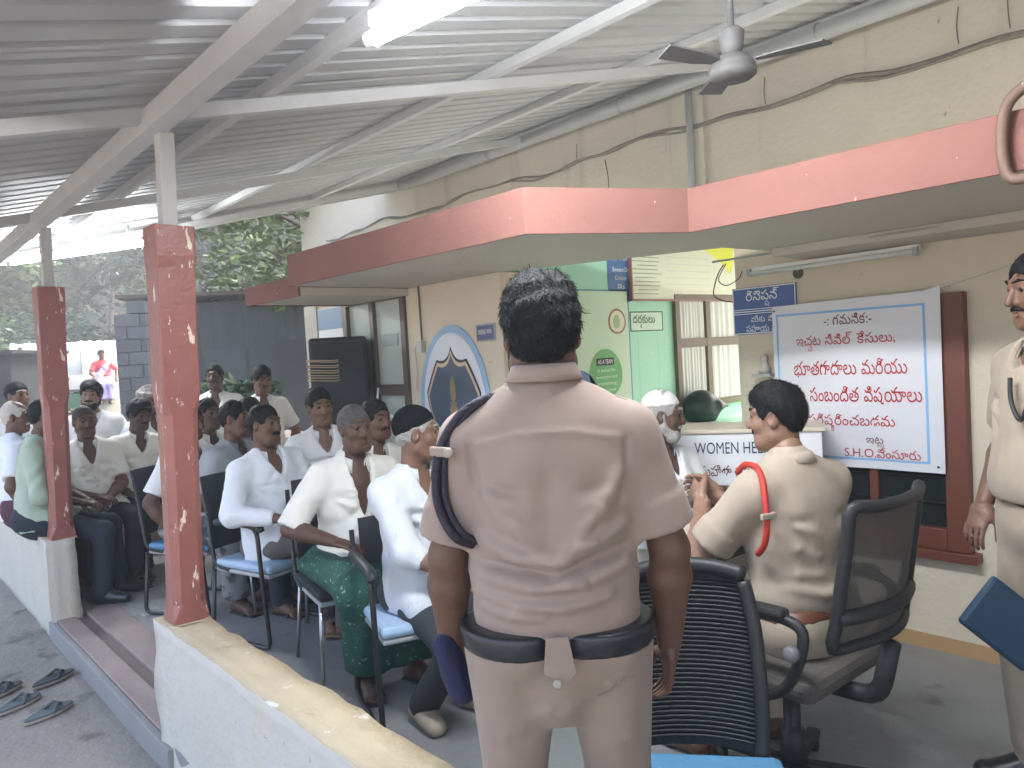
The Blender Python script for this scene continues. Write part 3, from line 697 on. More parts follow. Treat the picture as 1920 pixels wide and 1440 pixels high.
    for q, pn, thd, dr_, cu_a in ((-1, palm_l, th_l, dir_l, curl[0]), (1, palm_r, th_r, dir_r, curl[1])):
        dd = nrmz(hw[q]-elb[q]) if dr_ is None else nrmz(dr_)
        parts.append(hand_mesh(hw[q]+nrmz(hw[q]-elb[q])*.008, dd, np.array(pn, float), np.array(thd, float), hand_h, s*.98, cu_a))
        J['hand', q] = hw[q]+dd*.09*s
    SK = skin(*sk); body = mesh_obj('body', join(parts), SK, root)
    # ---- face
    if face_on:
        for q in (-1, 1):
            m_ = MB(); c = hc+hd @ (npv(.031*q, .0775, .0135)*s); n_ = 10; vs_, mi = [], []
            V = []; Fc = []
            for i in range(7):
                a = math.pi*i/6
                for k in range(n_):
                    b = 2*math.pi*k/n_; p = npv(math.sin(a)*math.cos(b), math.cos(a), math.sin(a)*math.sin(b))*.0128*s; V.append(c+hd @ p)
            for i in range(6):
                for k in range(n_): Fc.append((i*n_+k, i*n_+(k+1) % n_, (i+1)*n_+(k+1) % n_, (i+1)*n_+k))
            m_.add(V, Fc); o = m_.build('eye', [EYEW, IRIS], root, smooth=True, world=False)
            o.data.polygons.foreach_set('material_index', [1 if i < 2*n_ else 0 for i in range(len(Fc))])
        g = Field(npv(-.05, .05, -.1)*s, npv(.05, .12, -.03)*s, .0035); g.cone(npv(-.020, .0835, -.0555)*s, .0062*s, npv(.020, .0835, -.0555)*s, .0062*s, .003, side=(0, 0, 1), ratio=.6); g.cone(npv(-.020, .0835, -.0555)*s, .002*s, npv(0, .0925, -.0545)*s, .0038*s, .004); g.cone(npv(.020, .0835, -.0555)*s, .002*s, npv(0, .0925, -.0545)*s, .0038*s, .004)
        for q in (-1, 1): g.cone(npv(.019*q, .084, -.0625)*s, .002*s, npv(0, .0925, -.0665)*s, .0048*s, .004)
        v_, f_ = g.mesh(); mesh_obj('lips', (v_ @ hd.T+hc, f_), LIPS, root)
        H_ = hairm or HAIR
        g = Field(npv(-.1, .03, -.14)*s, npv(.1, .14, .07)*s, .0042)
        for q in (-1, 1):
            g.cone(npv(.013*q, .0985, .037)*s, .0042*s, npv(.034*q, .0895, .0445)*s, .0048*s, .003); g.cone(npv(.034*q, .0895, .0445)*s, .0046*s, npv(.052*q, .071, .037)*s, .003*s, .003)
        v_, f_ = g.mesh(); mesh_obj('eyebrows', (v_ @ hd.T+hc, f_), H_, root)
        if moust:
            g = Field(npv(-.1, .03, -.14)*s, npv(.1, .14, .07)*s, .0042)
            for q in (-1, 1):
                g.cone(npv(.004*q, .096, -.043)*s, .0085*moust*s, npv(.025*q, .089, -.0475)*s, .0075*moust*s, .004); g.cone(npv(.025*q, .087, -.0475)*s, .0065*moust*s, npv(.037*q, .074, -.060)*s, .004*moust*s, .004)
            g.rip(.0012, 260, seed); v_, f_ = g.mesh(); mesh_obj('moustache', (v_ @ hd.T+hc, f_), H_, root)
        if beard:
            g = Field(npv(-.11, -.06, -.17)*s, npv(.11, .14, .07)*s, .005)
            g.cone(npv(-.026, .062, -.092)*s, .035*s, npv(.026, .062, -.092)*s, .035*s, .02)
            for q in (-1, 1):
                g.cone(npv(.030*q, .052, -.088)*s, .033*s, npv(.056*q, .008, -.052)*s, .028*s, .02); g.cone(npv(.060*q, .010, -.050)*s, .021*s, npv(.074*q, .008, .015)*s, .009*s, .01)
            g.ell(npv(0, .10, -.060)*s, npv(.034, .03, .017)*s, .005, sub=True); g.rip(.0016, 240, seed)
            v_, f_ = g.mesh(); mesh_obj('beard', (v_ @ hd.T+hc, f_), H_, root)
    if hair:
        v_, f_ = hair_mesh(s, min(hh, .006), hair, seed); vf = (v_, f_)
        if strand and hair not in ('shaved', 'cropped', 'balding'): vf = join([vf, strands(vf, strand, .024*s, .0011*s, seed, up=.10), strands(vf, strand//2, .013*s, .0008*s, seed+1, up=.05, low=True)])
        mesh_obj('hair', (vf[0] @ hd.T+hc, vf[1]), hairm or HAIR, root)
    # ---- shirt
    if shirt is not None:
        f = Field(lo, hi, h); e = .014
        torso(f, e)
        if not tuck:
            w0 = (.158*fat+e); f.cone(T(0, -.002, shirt_len+.03), (.118*fat+e)*s, T(0, -.006, .10), (.104*fat+e)*s, .05, side=xa, ratio=1.36)
            if seat is not None:
                for q in (-1, 1): f.cone(hip[q]+npv(0, 0, .01), .090*s, hip[q]*.62+kn[q]*.38+npv(0, 0, .012), .088*s, .05)
        else: f.ell(T(0, 0, wz+.045), npv(.179*fat, .134*fat, .075)*wst*s, .03)
        f.cone(T(0, -.012, .40), .07*s, nb+ta*(.018+col_up)*s, .062*s, .03)
        if trap:
            for q in (-1, 1): f.cone(T(.02*q, -.022, .485), .05*s, sh[q]-xa*.05*q*s+ta*.004*s, .045*s, .05)
        end = {'half': .80, 'elbow': 1.0, 'long': 1.9, 'roll': 1.35}[sleeve]
        for q in (-1, 1):
            a, b, c = sh[q], elb[q], hw[q]; up1 = a+(b-a)*min(end, 1); loose = .017 if sleeve in ('half', 'elbow') else .010
            f.cone(a-nrmz(b-a)*.0, (armr[0]+.014)*s, up1, (armr[1]+.012+loose)*s, .035, cut1=(end <= 1))
            if end > 1:
                t_ = end-1; up2 = b+(c-b)*min(t_, .93); f.cone(b, (armr[2]+.016)*s, up2, ((armr[2]*(1-t_)+armr[3]*t_)+.012)*s, .025, cut1=True)
                f.fold([b+npv(.03*q, .03, .01), b+npv(0, .045, 0), b+npv(-.03*q, .03, -.01)], .012, -.004); f.fold([b+(a-b)*.13+npv(.04*q, .03, .0), b+(a-b)*.16+npv(-.03*q, .03, 0)], .010, .007)
            if rollcuff: f.cone(a+(b-a)*(end-.26), (armr[1]+.012+loose+.004)*s, up1+nrmz(b-a)*.002, (armr[1]+.012+loose+.007)*s, .004, cut0=True, cut1=True)
            # creases running from the armpit
            ap = sh[q]-ta*.10*s-xa*.035*q*s
            for j, (dx, dz) in enumerate(((-.09, .0), (-.10, -.05), (-.08, -.11))):
                f.fold([ap+ya*.09*s, ap+ya*.115*s+xa*dx*q*.6*s+ta*dz*.6*s, ap+ya*.11*s+xa*dx*q*s+ta*dz*s], .013, .017 if j % 2 else -.014, ya)
                f.fold([ap-ya*.09*s, ap-ya*.115*s+xa*dx*q*.6*s+ta*dz*.6*s, ap-ya*.10*s+xa*dx*q*s+ta*dz*s], .012, .009 if j % 2 else -.008, ya)
        if seat is not None:
            for j, z in enumerate((.035, .085, .14)):
                f.fold([T(-.15, .05, z+.01), T(-.05, .13+belly, z-.012), T(.06, .13+belly, z+.006), T(.15, .05, z-.01)], .014, -.018 if j % 2 else .018, ya)
        for (pts, wd, am) in folds: f.fold([T(*p) for p in pts], wd*s*1.1, am*fk, ya)
        if sleeve != 'half':
            g2_ = np.random.default_rng(seed+9)
            for q in (-1, 1):
                for j in range(5):
                    t_ = g2_.uniform(.15, .95); c_ = sh[q]*(1-t_)+elb[q]*t_; ax_ = nrmz(elb[q]-sh[q]); u_ = nrmz(np.cross(ax_, npv(.3, 1, .2))); w_ = np.cross(ax_, u_); rr_ = .064*s; a0_ = g2_.uniform(0, 6.28)
                    f.fold([c_+(u_*math.cos(a0_+d_)+w_*math.sin(a0_+d_))*rr_+ax_*.05*(d_-.8) for d_ in (0, .5, 1., 1.6)], .012, g2_.choice([-.010, .012]))
        if seat is not None and not tuck:
            g_ = np.random.default_rng(seed)
            for j in range(14):
                x0 = g_.uniform(-.13, .13); z0 = g_.uniform(.05, .36); an2 = g_.uniform(-.9, .9); l_ = g_.uniform(.04, .09)
                f.fold([T(x0-l_*math.cos(an2), .11, z0-l_*math.sin(an2)), T(x0, .13+belly, z0+.008), T(x0+l_*math.cos(an2), .11, z0+l_*math.sin(an2))], .0125, g_.choice([-.016, .016]), ya)
            f.half((0, 0, seat+.004), (0, 0, -1))
        if cloth: f.rip(cloth, 26, seed, (1, 1, .55), .8); f.rip(cloth*.5, 60, seed+3, (1, 1, .5), .8)
        if open_neck:
            nk = max(4, int(open_neck*160))
            for k_ in range(nk+1):
                t_ = k_/nk; f.cone(T(0, .02, .50-(open_neck*1.6+.03)*t_), (.058*(1-t_)**.8+.003)*s, T(0, .20, .495-(open_neck*1.6+.03)*t_), (.064*(1-t_)**.8+.003)*s, .004, sub=True)
        if not tuck and seat is None: f.half(T(0, 0, shirt_len), -ta)
        if tuck: f.half(T(0, 0, wz-.012), -ta)
        sv, sf = f.mesh(1); so_ = mesh_obj('shirt', (sv, sf), shirt, root); J['shirt'] = so_
        if front:
            from mathutils.bvhtree import BVHTree
            bt = BVHTree.FromPolygons([tuple(p) for p in sv], [tuple(q) for q in sf])
            def patch(nm, x0, x1, z0, z1, off, nx_=2, nz_=10):
                gr = []
                for j in range(nz_+1):
                    for i in range(nx_+1):
                        o_ = Vector(T(x0+(x1-x0)*i/nx_, .6, z0+(z1-z0)*j/nz_)); hit = bt.ray_cast(o_, Vector(-ya))
                        if hit[0] is None: return None
                        gr.append(np.array(hit[0]))
                gr = np.array(gr); m_ = MB(); n_ = len(gr); V = [tuple(p+ya*off) for p in gr]+[tuple(p-ya*.004) for p in gr]; w_ = nx_+1
                Fc = [(j*w_+i, j*w_+i+1, (j+1)*w_+i+1, (j+1)*w_+i) for j in range(nz_) for i in range(nx_)]
                rim = list(range(w_))+[j*w_+nx_ for j in range(1, nz_+1)]+[nz_*w_+i for i in range(nx_-1, -1, -1)]+[j*w_ for j in range(nz_-1, 0, -1)]
                Fc += [(rim[k+1-len(rim)], rim[k], rim[k]+n_, rim[k+1-len(rim)]+n_) for k in range(len(rim))]
                m_.add(V, Fc).build(nm, shirt, root, world=False); return gr
            zt = .455-open_neck*1.6-.02
            gr = patch('placket', -.016, .014, .03 if seat is not None else .0, zt, .0028, 2, 14)
            if gr is not None:
                for k_ in (2, 5, 8, 11): MB().lathe([(0, 0), (.0055, 0), (.006, .0015), (0, .002)], gr[k_*3+1]+ya*.0028, 10, Matrix((Vector(xa), Vector(ta), Vector(ya))).transposed()).build('button', mat('shirt_button', (.35, .33, .30), .4), root, world=False)
            patch('pocket', -.125, -.045, .235, .325, .0032, 6, 6)
        if collar:
            m_ = MB(); n_ = 33; gap = .50 if open_neck else .3; V = []; rows = ((.066, -.015), (.0625, .022), (.064, .040), (.072, .037), (.086, .004), (.082, .001), (.069, .028))
            for i in range(n_):
                a = -math.pi/2*0+(gap+(2*math.pi-2*gap)*i/(n_-1)); fr_ = max(0, math.cos(a))
                for j, (r_, z_) in enumerate(rows):
                    zz = z_-.028*fr_**1.5; rr = r_
                    if j in (4, 5): zz -= .040*fr_**3; rr += .010*fr_**2
                    x_ = math.sin(a)*rr*1.02; y_ = math.cos(a)*rr*1.02+.012*fr_*(1 if open_neck else .4)
                    V.append(nb+(xa*x_+ya*(y_-.004)+ta*(zz+.004+col_up))*s)
            nr = len(rows); Fc = [(i*nr+j, (i+1)*nr+j, (i+1)*nr+j+1, i*nr+j+1) for i in range(n_-1) for j in range(nr-1)]
            Fc += [tuple(range(nr))[::-1], tuple((n_-1)*nr+j for j in range(nr))]
            m_.add(V, Fc).build('collar', shirt, root, smooth=True, world=False)
    # ---- lower garment
    if bottoms is not None:
        f = Field(lo, hi, h); e = .02
        f.cone(T(0, -.004, -.05), (.112*fat+.012)*wst*s, T(0, -.004, .06), (.104*fat+.012)*wst*s, .04, side=xa, ratio=1.36)
        if kind == 'trousers':
            for q in (-1, 1):
                f.cone(hip[q]+npv(.012*q*(hips-1)*10, -.005, -.02), .098*s*fat**.6*hips, kn[q], .068*s*hips, .035); f.cone(kn[q], .068*s, an[q]-npv(0, 0, .02), .062*s, .03, cut1=True)
                if seat is not None:
                    f.ell(hip[q]+npv(0, -.05, -.02), npv(.1, .1, .085)*s, .05)
                    for j in range(3): f.fold([kn[q]+npv(-.05, -.02-.03*j, .05-.02*j), kn[q]+npv(0, -.01-.035*j, .075), kn[q]+npv(.05, -.03-.03*j, .05-.02*j)], .010, .006 if j % 2 else -.006)
                else: f.ell(hip[q]+npv(-.012*q, -.068, -.03), npv(.088, .075, .10)*s, .05); f.ell(pel+npv(0, -.02, -.13)*s, npv(.07, .085, .115)*s, .05)
                for j in range(4): f.fold([an[q]+npv(-.06, .05, .02+.045*j), an[q]+npv(.0, .065, .035+.045*j), an[q]+npv(.06, .04, .015+.045*j)], .011, .007 if j % 2 else -.007)
        else:   # wrapped lungi / dhoti: one skirt over both legs
            mk = (kn[-1]+kn[1])/2; ma = (an[-1]+an[1])/2; sp = max(.10, np.linalg.norm(kn[1]-kn[-1])/2+.075)
            for q in (-1, 1):
                f.cone(hip[q], .105*s, kn[q], .080*s, .06); f.cone(kn[q], .080*s, an[q]+npv(0, 0, .05), .088*s, .06, cut1=True)
            f.cone(pel, .11*s, mk-npv(0, .01, .01), .075*s, .08, side=xa, ratio=sp/.085); f.cone(mk, .075*s, ma+npv(0, .0, .05), .075*s, .08, side=xa, ratio=sp/.09, cut1=True)
            for j in range(6):
                x_ = (-.5+j/5)*sp*1.6; f.fold([mk+npv(x_*.5, .06, .07), mk+npv(x_*.9, .09, -.08), ma+npv(x_, .09, .10)], .016, .010 if j % 2 else -.012)
        for (pts, wd, am) in pfolds: f.fold([np.array(p, float)*s for p in pts], wd*s, am*1.7, npv(0, 1, 0))
        f.rip(.004, 22, seed+11, (1, 1, .5), .8)
        f.half(T(0, 0, wz+.022), ta)
        if beltm is not None:
            b_ = Field(lo, hi, h); b_.D = f.D-bthick*s; b_.half(T(0, 0, wz+beltw), ta, .005); b_.half(T(0, 0, wz-beltw), -ta, .005); mesh_obj('belt', b_.mesh(1), beltm, root)
        mesh_obj({'trousers': 'trousers'}.get(kind, kind), f.mesh(1), bottoms, root)
    # ---- footwear
    if not hide_legs and foot in ('sandal', 'shoe'):
        for q in (-1, 1):
            a, fd = an[q]+0, foot_dir[q]; sdv = np.cross(fd, up_); g = Field(a-.27, a+.27, .008); fz = a[2]-.085
            if foot == 'shoe':
                g.cone(a-fd*.04+npv(0, 0, -.045), .042*s, a+fd*.15+npv(0, 0, -.052), .036*s, .03, side=sdv, ratio=1.15); g.cone(a+npv(0, 0, .0), .047*s, a+fd*.08+npv(0, 0, -.04), .040*s, .03)
                g.half(npv(0, 0, fz), (0, 0, -1)); mesh_obj('shoe', g.mesh(), shoe or BELT, root)
            else:
                g.cone(a-fd*.055+npv(0, 0, -.082), .012, a+fd*.17+npv(0, 0, -.082), .012, .004, side=sdv, ratio=3.6); v_, f_ = g.mesh()
                g2 = Field(a-.2, a+.2, .008); t0 = a+fd*.10+npv(0, 0, -.03)
                g2.cone(t0-sdv*.052+npv(0, 0, -.045), .007, t0+npv(0, 0, .014), .007, .01, side=fd, ratio=2.2); g2.cone(t0+sdv*.052+npv(0, 0, -.045), .007, t0+npv(0, 0, .014), .007, .01, side=fd, ratio=2.2)
                so_ = mesh_obj('sandal', join([(v_, f_), g2.mesh()]), shoe or BLACKP, root)
    return root, J
def local_mb(): return MB()
# ------------------------------------------------------------------ signs, boards and fittings on the walls
def WF(y, z, x=XW, off=0.): return ((x-off, y, z), (0, -1, 0), (0, 0, 1), (-1, 0, 0))     # frame on a wall that faces the veranda
def GF(x, z, off=0.): return ((x, YG-off, z), (1, 0, 0), (0, 0, 1), (0, -1, 0))           # frame on the green lobby wall
def rect(w_, h_): return [(-w_/2, -h_/2), (w_/2, -h_/2), (w_/2, h_/2), (-w_/2, h_/2)]
def sub(fr, x, y, off=0.):
    O, X, Y, Z = [Vector(q) for q in fr]; return (O+X*x+Y*y+Z*off, X, Y, Z)
# notice banner, slightly billowed, hung by its corners in front of the window
nb_ = thing('notice_banner', 'white notice banner with red lettering hung over the brown window', 'banner', (3.79, 1.76, .86))
BY, BZ, BW, BH = 1.757, 1.282, .835, .84
m_ = MB(); nxx, nyy = 24, 20; V = []
def bow(u, v): return 3.785-.012*math.sin(u*math.pi)*math.sin(v*2.2)-.004*math.sin(u*17+v*3)*(1-v)-.010*max(0, u-.93)/.07*(1-v)
def bpt(u, v): return (bow(u, v), BY+BW/2-u*BW, BZ-BH/2+v*BH+.012*(u-.5)*v+.018*max(0, .08-(1-u))/.08*v*v)
for s_, dx in ((0, 0), (1, .002)):
    V += [(bpt(i/nxx, j/nyy)[0]+dx, *bpt(i/nxx, j/nyy)[1:]) for j in range(nyy+1) for i in range(nxx+1)]
n1 = nxx+1; NB = n1*(nyy+1)
F = [(j*n1+i, j*n1+i+1, (j+1)*n1+i+1, (j+1)*n1+i) for j in range(nyy) for i in range(nxx)]
F += [tuple(NB+q for q in f_[::-1]) for f_ in F[:]]
m_.add(V, F).build('sheet', BANNER, nb_, smooth=True)
def onb(o):
    """press flat print onto the billowed sheet"""
    inv = PM(nb_)
    for v in o.data.vertices:
        p = inv @ v.co; u = (BY+BW/2-p.y)/BW; vv = (p.z-BZ+BH/2)/BH; dz = p.x
        v.co.x = bow(u, vv)-inv.translation.x-.0015-(3.80-p.x)
def bstrip(y0, z0, y1, z1, mt):
    m2 = MB(); n = 16; V = []
    for i in range(n+1):
        t = i/n
        if abs(y1-y0) > abs(z1-z0): V += [(3.80, y0+(y1-y0)*t, z0), (3.80, y0+(y1-y0)*t, z1)]
        else: V += [(3.80, y0, z0+(z1-z0)*t), (3.80, y1, z0+(z1-z0)*t)]
    m2.add(V, [(2*i, 2*i+1, 2*i+3, 2*i+2) for i in range(n)]); o = m2.build('border', mt, nb_); onb(o)
yl, yr, zt, zb = BY+BW/2-.022, BY-BW/2+.065, BZ+BH/2-.05, BZ-BH/2+.04
bstrip(yl, zt-.011, yr, zt, BLUEL); bstrip(yl, zb, yr, zb+.011, BLUEL); bstrip(yl, zb+.011, yl-.010, zt-.011, BLUEL); bstrip(yr+.012, zb+.011, yr, zt-.011, BLUEL)
for (s_, y, z, w_) in (('-:| |గ|మ|ని|క|:-', 1.765, 1.605, .24), ('ఇ|చ~చ|ట| |సి|వి|ల్| |కే|సు|లు|,', 1.79, 1.495, .50), ('భూ|త|గా|దా|లు| |మ|రి|యు', 1.775, 1.36, .57),
                       ('మ|రు| |సం|బం|ది|త| |వి|ష|యా|లు', 1.78, 1.225, .70), ('ప|రి|ష~క|రిం|చ|బ|డ|వు', 1.775, 1.085, .44), ('ఇ|ట~లు', 1.655, .995, .085), ('S.H.O.  |వేం|సూ|రు', 1.625, .942, .36)):
    hgt = .090 if w_ > .4 else (.052 if w_ > .3 else (.055 if w_ > .2 else .05))
    o = lettering(s_, WF(y, z, 3.80), w_, REDT if w_ > .4 or 'S.H' in s_ else mat('dark_red_lettering', (.16, .01, .015), .5), nb_, height=hgt, bold=.012); onb(o)
for (y, z) in ((BY+BW/2-.012, BZ+BH/2-.03), (BY-BW/2+.03, BZ-BH/2+.03)):
    o = MB().tube([(3.80, y, z), (3.795, y, z)], .005, 8).build('eyelet', BLACKM, nb_); onb(o)
MB().tube([(3.79, BY-BW/2, BZ+BH/2+.01), (3.82, 1.0, 1.80), (3.84, .72, 1.86)], .0018, 5).build('string', GREYP, nb_)
# reception sign
sg = thing('reception_sign', 'blue sign with white script partly covered by the notice', 'sign', (XW, 2.26, 1.68))
FRs = WF(2.255, 1.688, off=.002); MB().prism(rect(.385, .262), FRs, 0, .010).build('panel', BLUES, sg, bevel=.002)
F2 = sub(FRs, 0, 0, .0105)
for (x, y, w_, h_) in ((0, .125, .375, .006), (0, -.125, .375, .006), (-.187, 0, .005, .25), (.187, 0, .005, .25), (0, .008, .372, .004), (0, -.004, .372, .005), (0, -.016, .372, .004)):
    MB().prism(rect(w_, h_), sub(F2, x, y), 0, .001).build('rule', WPRINT, sg)
lettering('రి|సె|ప~ష|న్', sub(F2, -.005, .068, .001), .20, WPRINT, sg, height=.098, bold=.02)
lettering('మీ|కు| |వి|వి|ధ', sub(F2, .02, -.047, .001), .20, WPRINT, sg, height=.042, bold=.02); lettering('స|హా|య| |సే|వ|లు', sub(F2, .02, -.096, .001), .26, WPRINT, sg, height=.046, bold=.02)
# station emblem painted on an oval board
em = thing('police_emblem', 'oval wall emblem with navy shield and light blue border', 'emblem', (XB, 3.61, 1.25))
FE = WF(3.612, 1.245, XB, .001)
def ov(a, b, n=48): return [(a*math.cos(2*math.pi*i/n), b*math.sin(2*math.pi*i/n)*(1+.06*math.sin(2*math.pi*i/n))) for i in range(n)]
MB().prism(ov(.335, .445), FE, 0, .006).build('border', mat('pale_blue_print', (.28, .43, .60), .6), em); MB().prism(ov(.296, .402), FE, .0061, .008).build('field', mat('pale_field', (.62, .65, .70), .6), em)
def arc(p, q, sag, n=8):
    p, q = Vector((*p, 0)), Vector((*q, 0)); d = q-p; nn = Vector((-d.y, d.x, 0))
    return [tuple((p+d*t+nn*sag*4*t*(1-t)).xy) for t in [i/n for i in range(n)]]
def shield(k, dy=0.):
    pts = [(0, .345), (.145, .27), (.262, .075), (.195, -.12), (.19, -.33), (0, -.40), (-.19, -.33), (-.195, -.12), (-.262, .075), (-.145, .27)]
    sg_ = [-.24, .02, .06, -.05, -.05, -.05, -.05, .06, .02, -.24]; out_ = []
    for i in range(10): out_ += arc(pts[i], pts[(i+1) % 10], sg_[i])
    return [(x*k, y*k+dy) for x, y in out_]
MB().prism(shield(1.0), FE, .0081, .010).build('shield_edge', BLACKT, em); MB().prism(shield(.955, -.004), FE, .0101, .0112).build('shield_rim', TAN, em)
MB().prism(shield(.90, -.012), FE, .0113, .0125).build('shield', mat('slate_navy', (.055, .075, .115), .5, .05), em)
FE2 = sub(FE, .005, 0, .0127)
MB().prism(ov(.028, .075), sub(FE2, 0, .09), 0, .001).build('lion_capital', GOLD, em); MB().prism(rect(.062, .014), sub(FE2, 0, .012), 0, .001).build('capital_base', GOLD, em); MB().prism(ov(.04, .032), sub(FE2, 0, -.03), 0, .001).build('seal', GOLD, em)
lettering('తెలం గాణ', sub(FE2, 0, -.095, .0), .13, GOLD, em, height=.038); lettering('TELANGANA STATE', sub(FE2, 0, -.185, .0), .34, WPRINT, em, height=.052, arc=.03); lettering('POLICE', sub(FE2, 0, -.27, .0), .2, WPRINT, em, height=.05)
# small plaque, junction box with conduit
pq = thing('name_plaque', 'small grey blue plaque beside the oval emblem', 'plaque', (XB, 3.285, 1.65)); FP = WF(3.285, 1.652, XB, .001)
MB().prism(rect(.165, .098), FP, 0, .007).build('plate', GREYP, pq, bevel=.002); MB().prism(rect(.146, .08), sub(FP, 0, 0, .0072), 0, .001).build('panel', mat('plaque_blue', (.10, .12, .24), .5), pq); MB().prism(rect(.065, .026), sub(FP, -.028, .004, .0085), 0, .0008).build('faded_print', GREYP, pq); MB().prism(rect(.042, .022), sub(FP, .035, .006, .0085), 0, .0008).build('faded_print', GREYP, pq)
jb = thing('junction_box', 'small cream switch box and conduit on the wall by emblem', 'switch box', (XB, 3.90, 1.6))
MB().bb((XB-.035, 3.875, 1.565), (XB-.001, 3.93, 1.635)).build('box', mat('cream_plastic', (.5, .49, .42), .5), jb, bevel=.004)
MB().tube([(XB-.008, 3.90, 1.64), (XB-.008, 3.905, 1.97)], .006, 6).build('conduit', ALU, jb); MB().tube(spl([(XB-.02, 3.935, 1.62), (XB-.03, 3.955, 1.58), (XB-.02, 3.96, 1.57), (XB-.012, 3.965, 1.45), (XB-.01, 3.985, 1.34)]), .0025, 5).build('wire', GREYP, jb)
# board with script beside the glass door
wb = thing('script_board', 'white board with black script and blue top beside glass door', 'sign', (XB, 5.04, 1.6)); FWb = WF(5.045, 1.62, XB, .001)
MB().prism(rect(.36, .62), FWb, 0, .008).build('panel', WPRINT, wb); MB().prism(rect(.36, .15), sub(FWb, 0, .232, .0081), 0, .001).build('header', mat('steel_blue', (.16, .27, .40), .5), wb); lettering('స|మా|చా|ర|హ', sub(FWb, 0, .03, .009), .32, BLACKT, wb, height=.12)
# posters, map and lettering on the green wall
po = thing('poster', 'tall pale green poster with round blue and green badges', 'poster', (3.25, YG, 1.4)); FG = GF(3.255, 1.36, .001)
MB().prism(rect(1.03, 1.05), FG, 0, .004).build('edge', mat('teal_edge', (.08, .30, .36), .5), po); MB().prism(rect(1.005, 1.03), sub(FG, 0, 0, .0041), 0, .001).build('sheet', mat('pale_green_print', (.50, .66, .46), .5, .08, 1.5), po)
G2 = sub(FG, 0, 0, .0052); LEAFG = mat('leaf_green_print', (.10, .36, .11), .5)
MB().prism(ov(.082, .079), sub(G2, .395, .325), 0, .001).build('badge', mat('brown_ring', (.25, .13, .08), .5), po); MB().prism(ov(.068, .066), sub(G2, .395, .325, .0011), 0, .001).build('badge', mat('cream_print', (.62, .62, .42), .5), po); MB().prism(ov(.03, .042), sub(G2, .39, .325, .0022), 0, .001).build('badge', mat('olive_green_print', (.28, .44, .2), .5), po)
MB().prism(ov(.150, .150), sub(G2, .27, .005), 0, .001).build('badge', LEAFG, po); MB().prism(rect(.16, .045), sub(G2, .265, .085, .0011), 0, .001).build('badge', BLACKT, po)
lettering('AS A TEAM', sub(G2, .265, .085, .0025), .13, WPRINT, po, height=.026)
for i, t in enumerate(('A police for', 'everyone and', 'everything', 'to do good')): lettering(t, sub(G2, .275, .03-.04*i, .0012), .19-.02*abs(i-1), mat('pale_lettering', (.62, .74, .5), .5), po, height=.026)
MB().prism(ov(.165, .165), sub(G2, .03, -.13), 0, .001).build('badge', mat('badge_blue', (.07, .16, .30), .5), po)
for i, t in enumerate(('Help Da', 'Indian', 'hero')): lettering(t, sub(G2, .05, -.07-.062*i, .0012), .21-.03*i, WPRINT, po, height=.045)
MB().prism([(.0, .05), (.03, .03), (.04, -.02), (.01, -.05), (-.03, -.03), (-.035, .02)], sub(G2, .215, -.21), 0, .001).build('leaf_mark', LEAFG, po)
tp = thing('blue_training_poster', 'narrow blue poster with white lettering left of the map', 'poster', (3.70, YG, 1.95)); FT = GF(3.69, 1.96, .001)
MB().prism(rect(.20, .30), FT, 0, .004).build('sheet', mat('poster_blue', (.06, .15, .33), .5), tp)
for i, t in enumerate(('(a) Train', 'Beware Ds', 'Cricket', 'DLs', 'Dan')): lettering(t, sub(FT, .02, .115-.052*i-(.012 if i else 0), .0042), (.15, .15, .11, .06, .06)[i], WPRINT, tp, height=.028)
mp_ = thing('wall_map', 'framed district map with yellow and pink areas under the canopy', 'map', (4.4, YG, 2.05)); FM = GF(4.42, 2.06, .012)
MB().prism(rect(1.26, .47), FM, 0, .012).build('backing', mat('map_paper', (.60, .66, .50), .5, .06, 2), mp_)
for (x, y, w_, h_) in ((0, -.240, 1.27, .012), (-.638, 0, .012, .49), (.638, 0, .012, .49)): MB().prism(rect(w_, h_), sub(FM, x, y), -.001, .022).build('frame', mat('map_frame', (.22, .10, .07), .4), mp_)
G3 = sub(FM, 0, 0, .0125)
MB().prism([(-.1, .21), (.0, .14), (.2, .10), (.36, .03), (.47, -.05), (.52, .02), (.52, .21), (.2, .23)], G3, 0, .001).build('region', mat('map_yellow', (.62, .68, .06), .5), mp_); MB().prism([(-.49, .23), (-.48, .12), (-.42, .09), (-.36, .10), (-.30, .15), (-.32, .23)], G3, 0, .0012).build('region', mat('map_pink', (.48, .20, .25), .5), mp_)
for i in range(11): MB().prism(rect(.20+.05*(i % 3), .003), sub(G3, -.49+.02*(i % 2), .06-.026*i), 0, .0008).build('rule', BLACKT, mp_)
for i in range(6): MB().prism(rect(.5, .0016), sub(G3, -.02, .045-.045*i), 0, .0006).build('rule', GREYP, mp_)
vs_ = thing('visitors_sign', 'small boxed black script painted on the green wall', 'sign', (3.93, YG, 1.69)); FV = GF(3.945, 1.685, .001)
MB().prism(rect(.33, .125), FV, 0, .003).build('panel', mat('pale_mint', (.50, .70, .52), .5), vs_)
for (x, y, w_, h_) in ((0, .06, .33, .006), (0, -.06, .33, .006), (-.162, 0, .006, .115), (.162, 0, .006, .115)): MB().prism(rect(w_, h_), sub(FV, x, y, .0031), 0, .001).build('rule', BLACKT, vs_)
lettering('ద|ర~శ|కు|లు', sub(FV, -.03, 0, .0045), .22, BLACKT, vs_, height=.085)
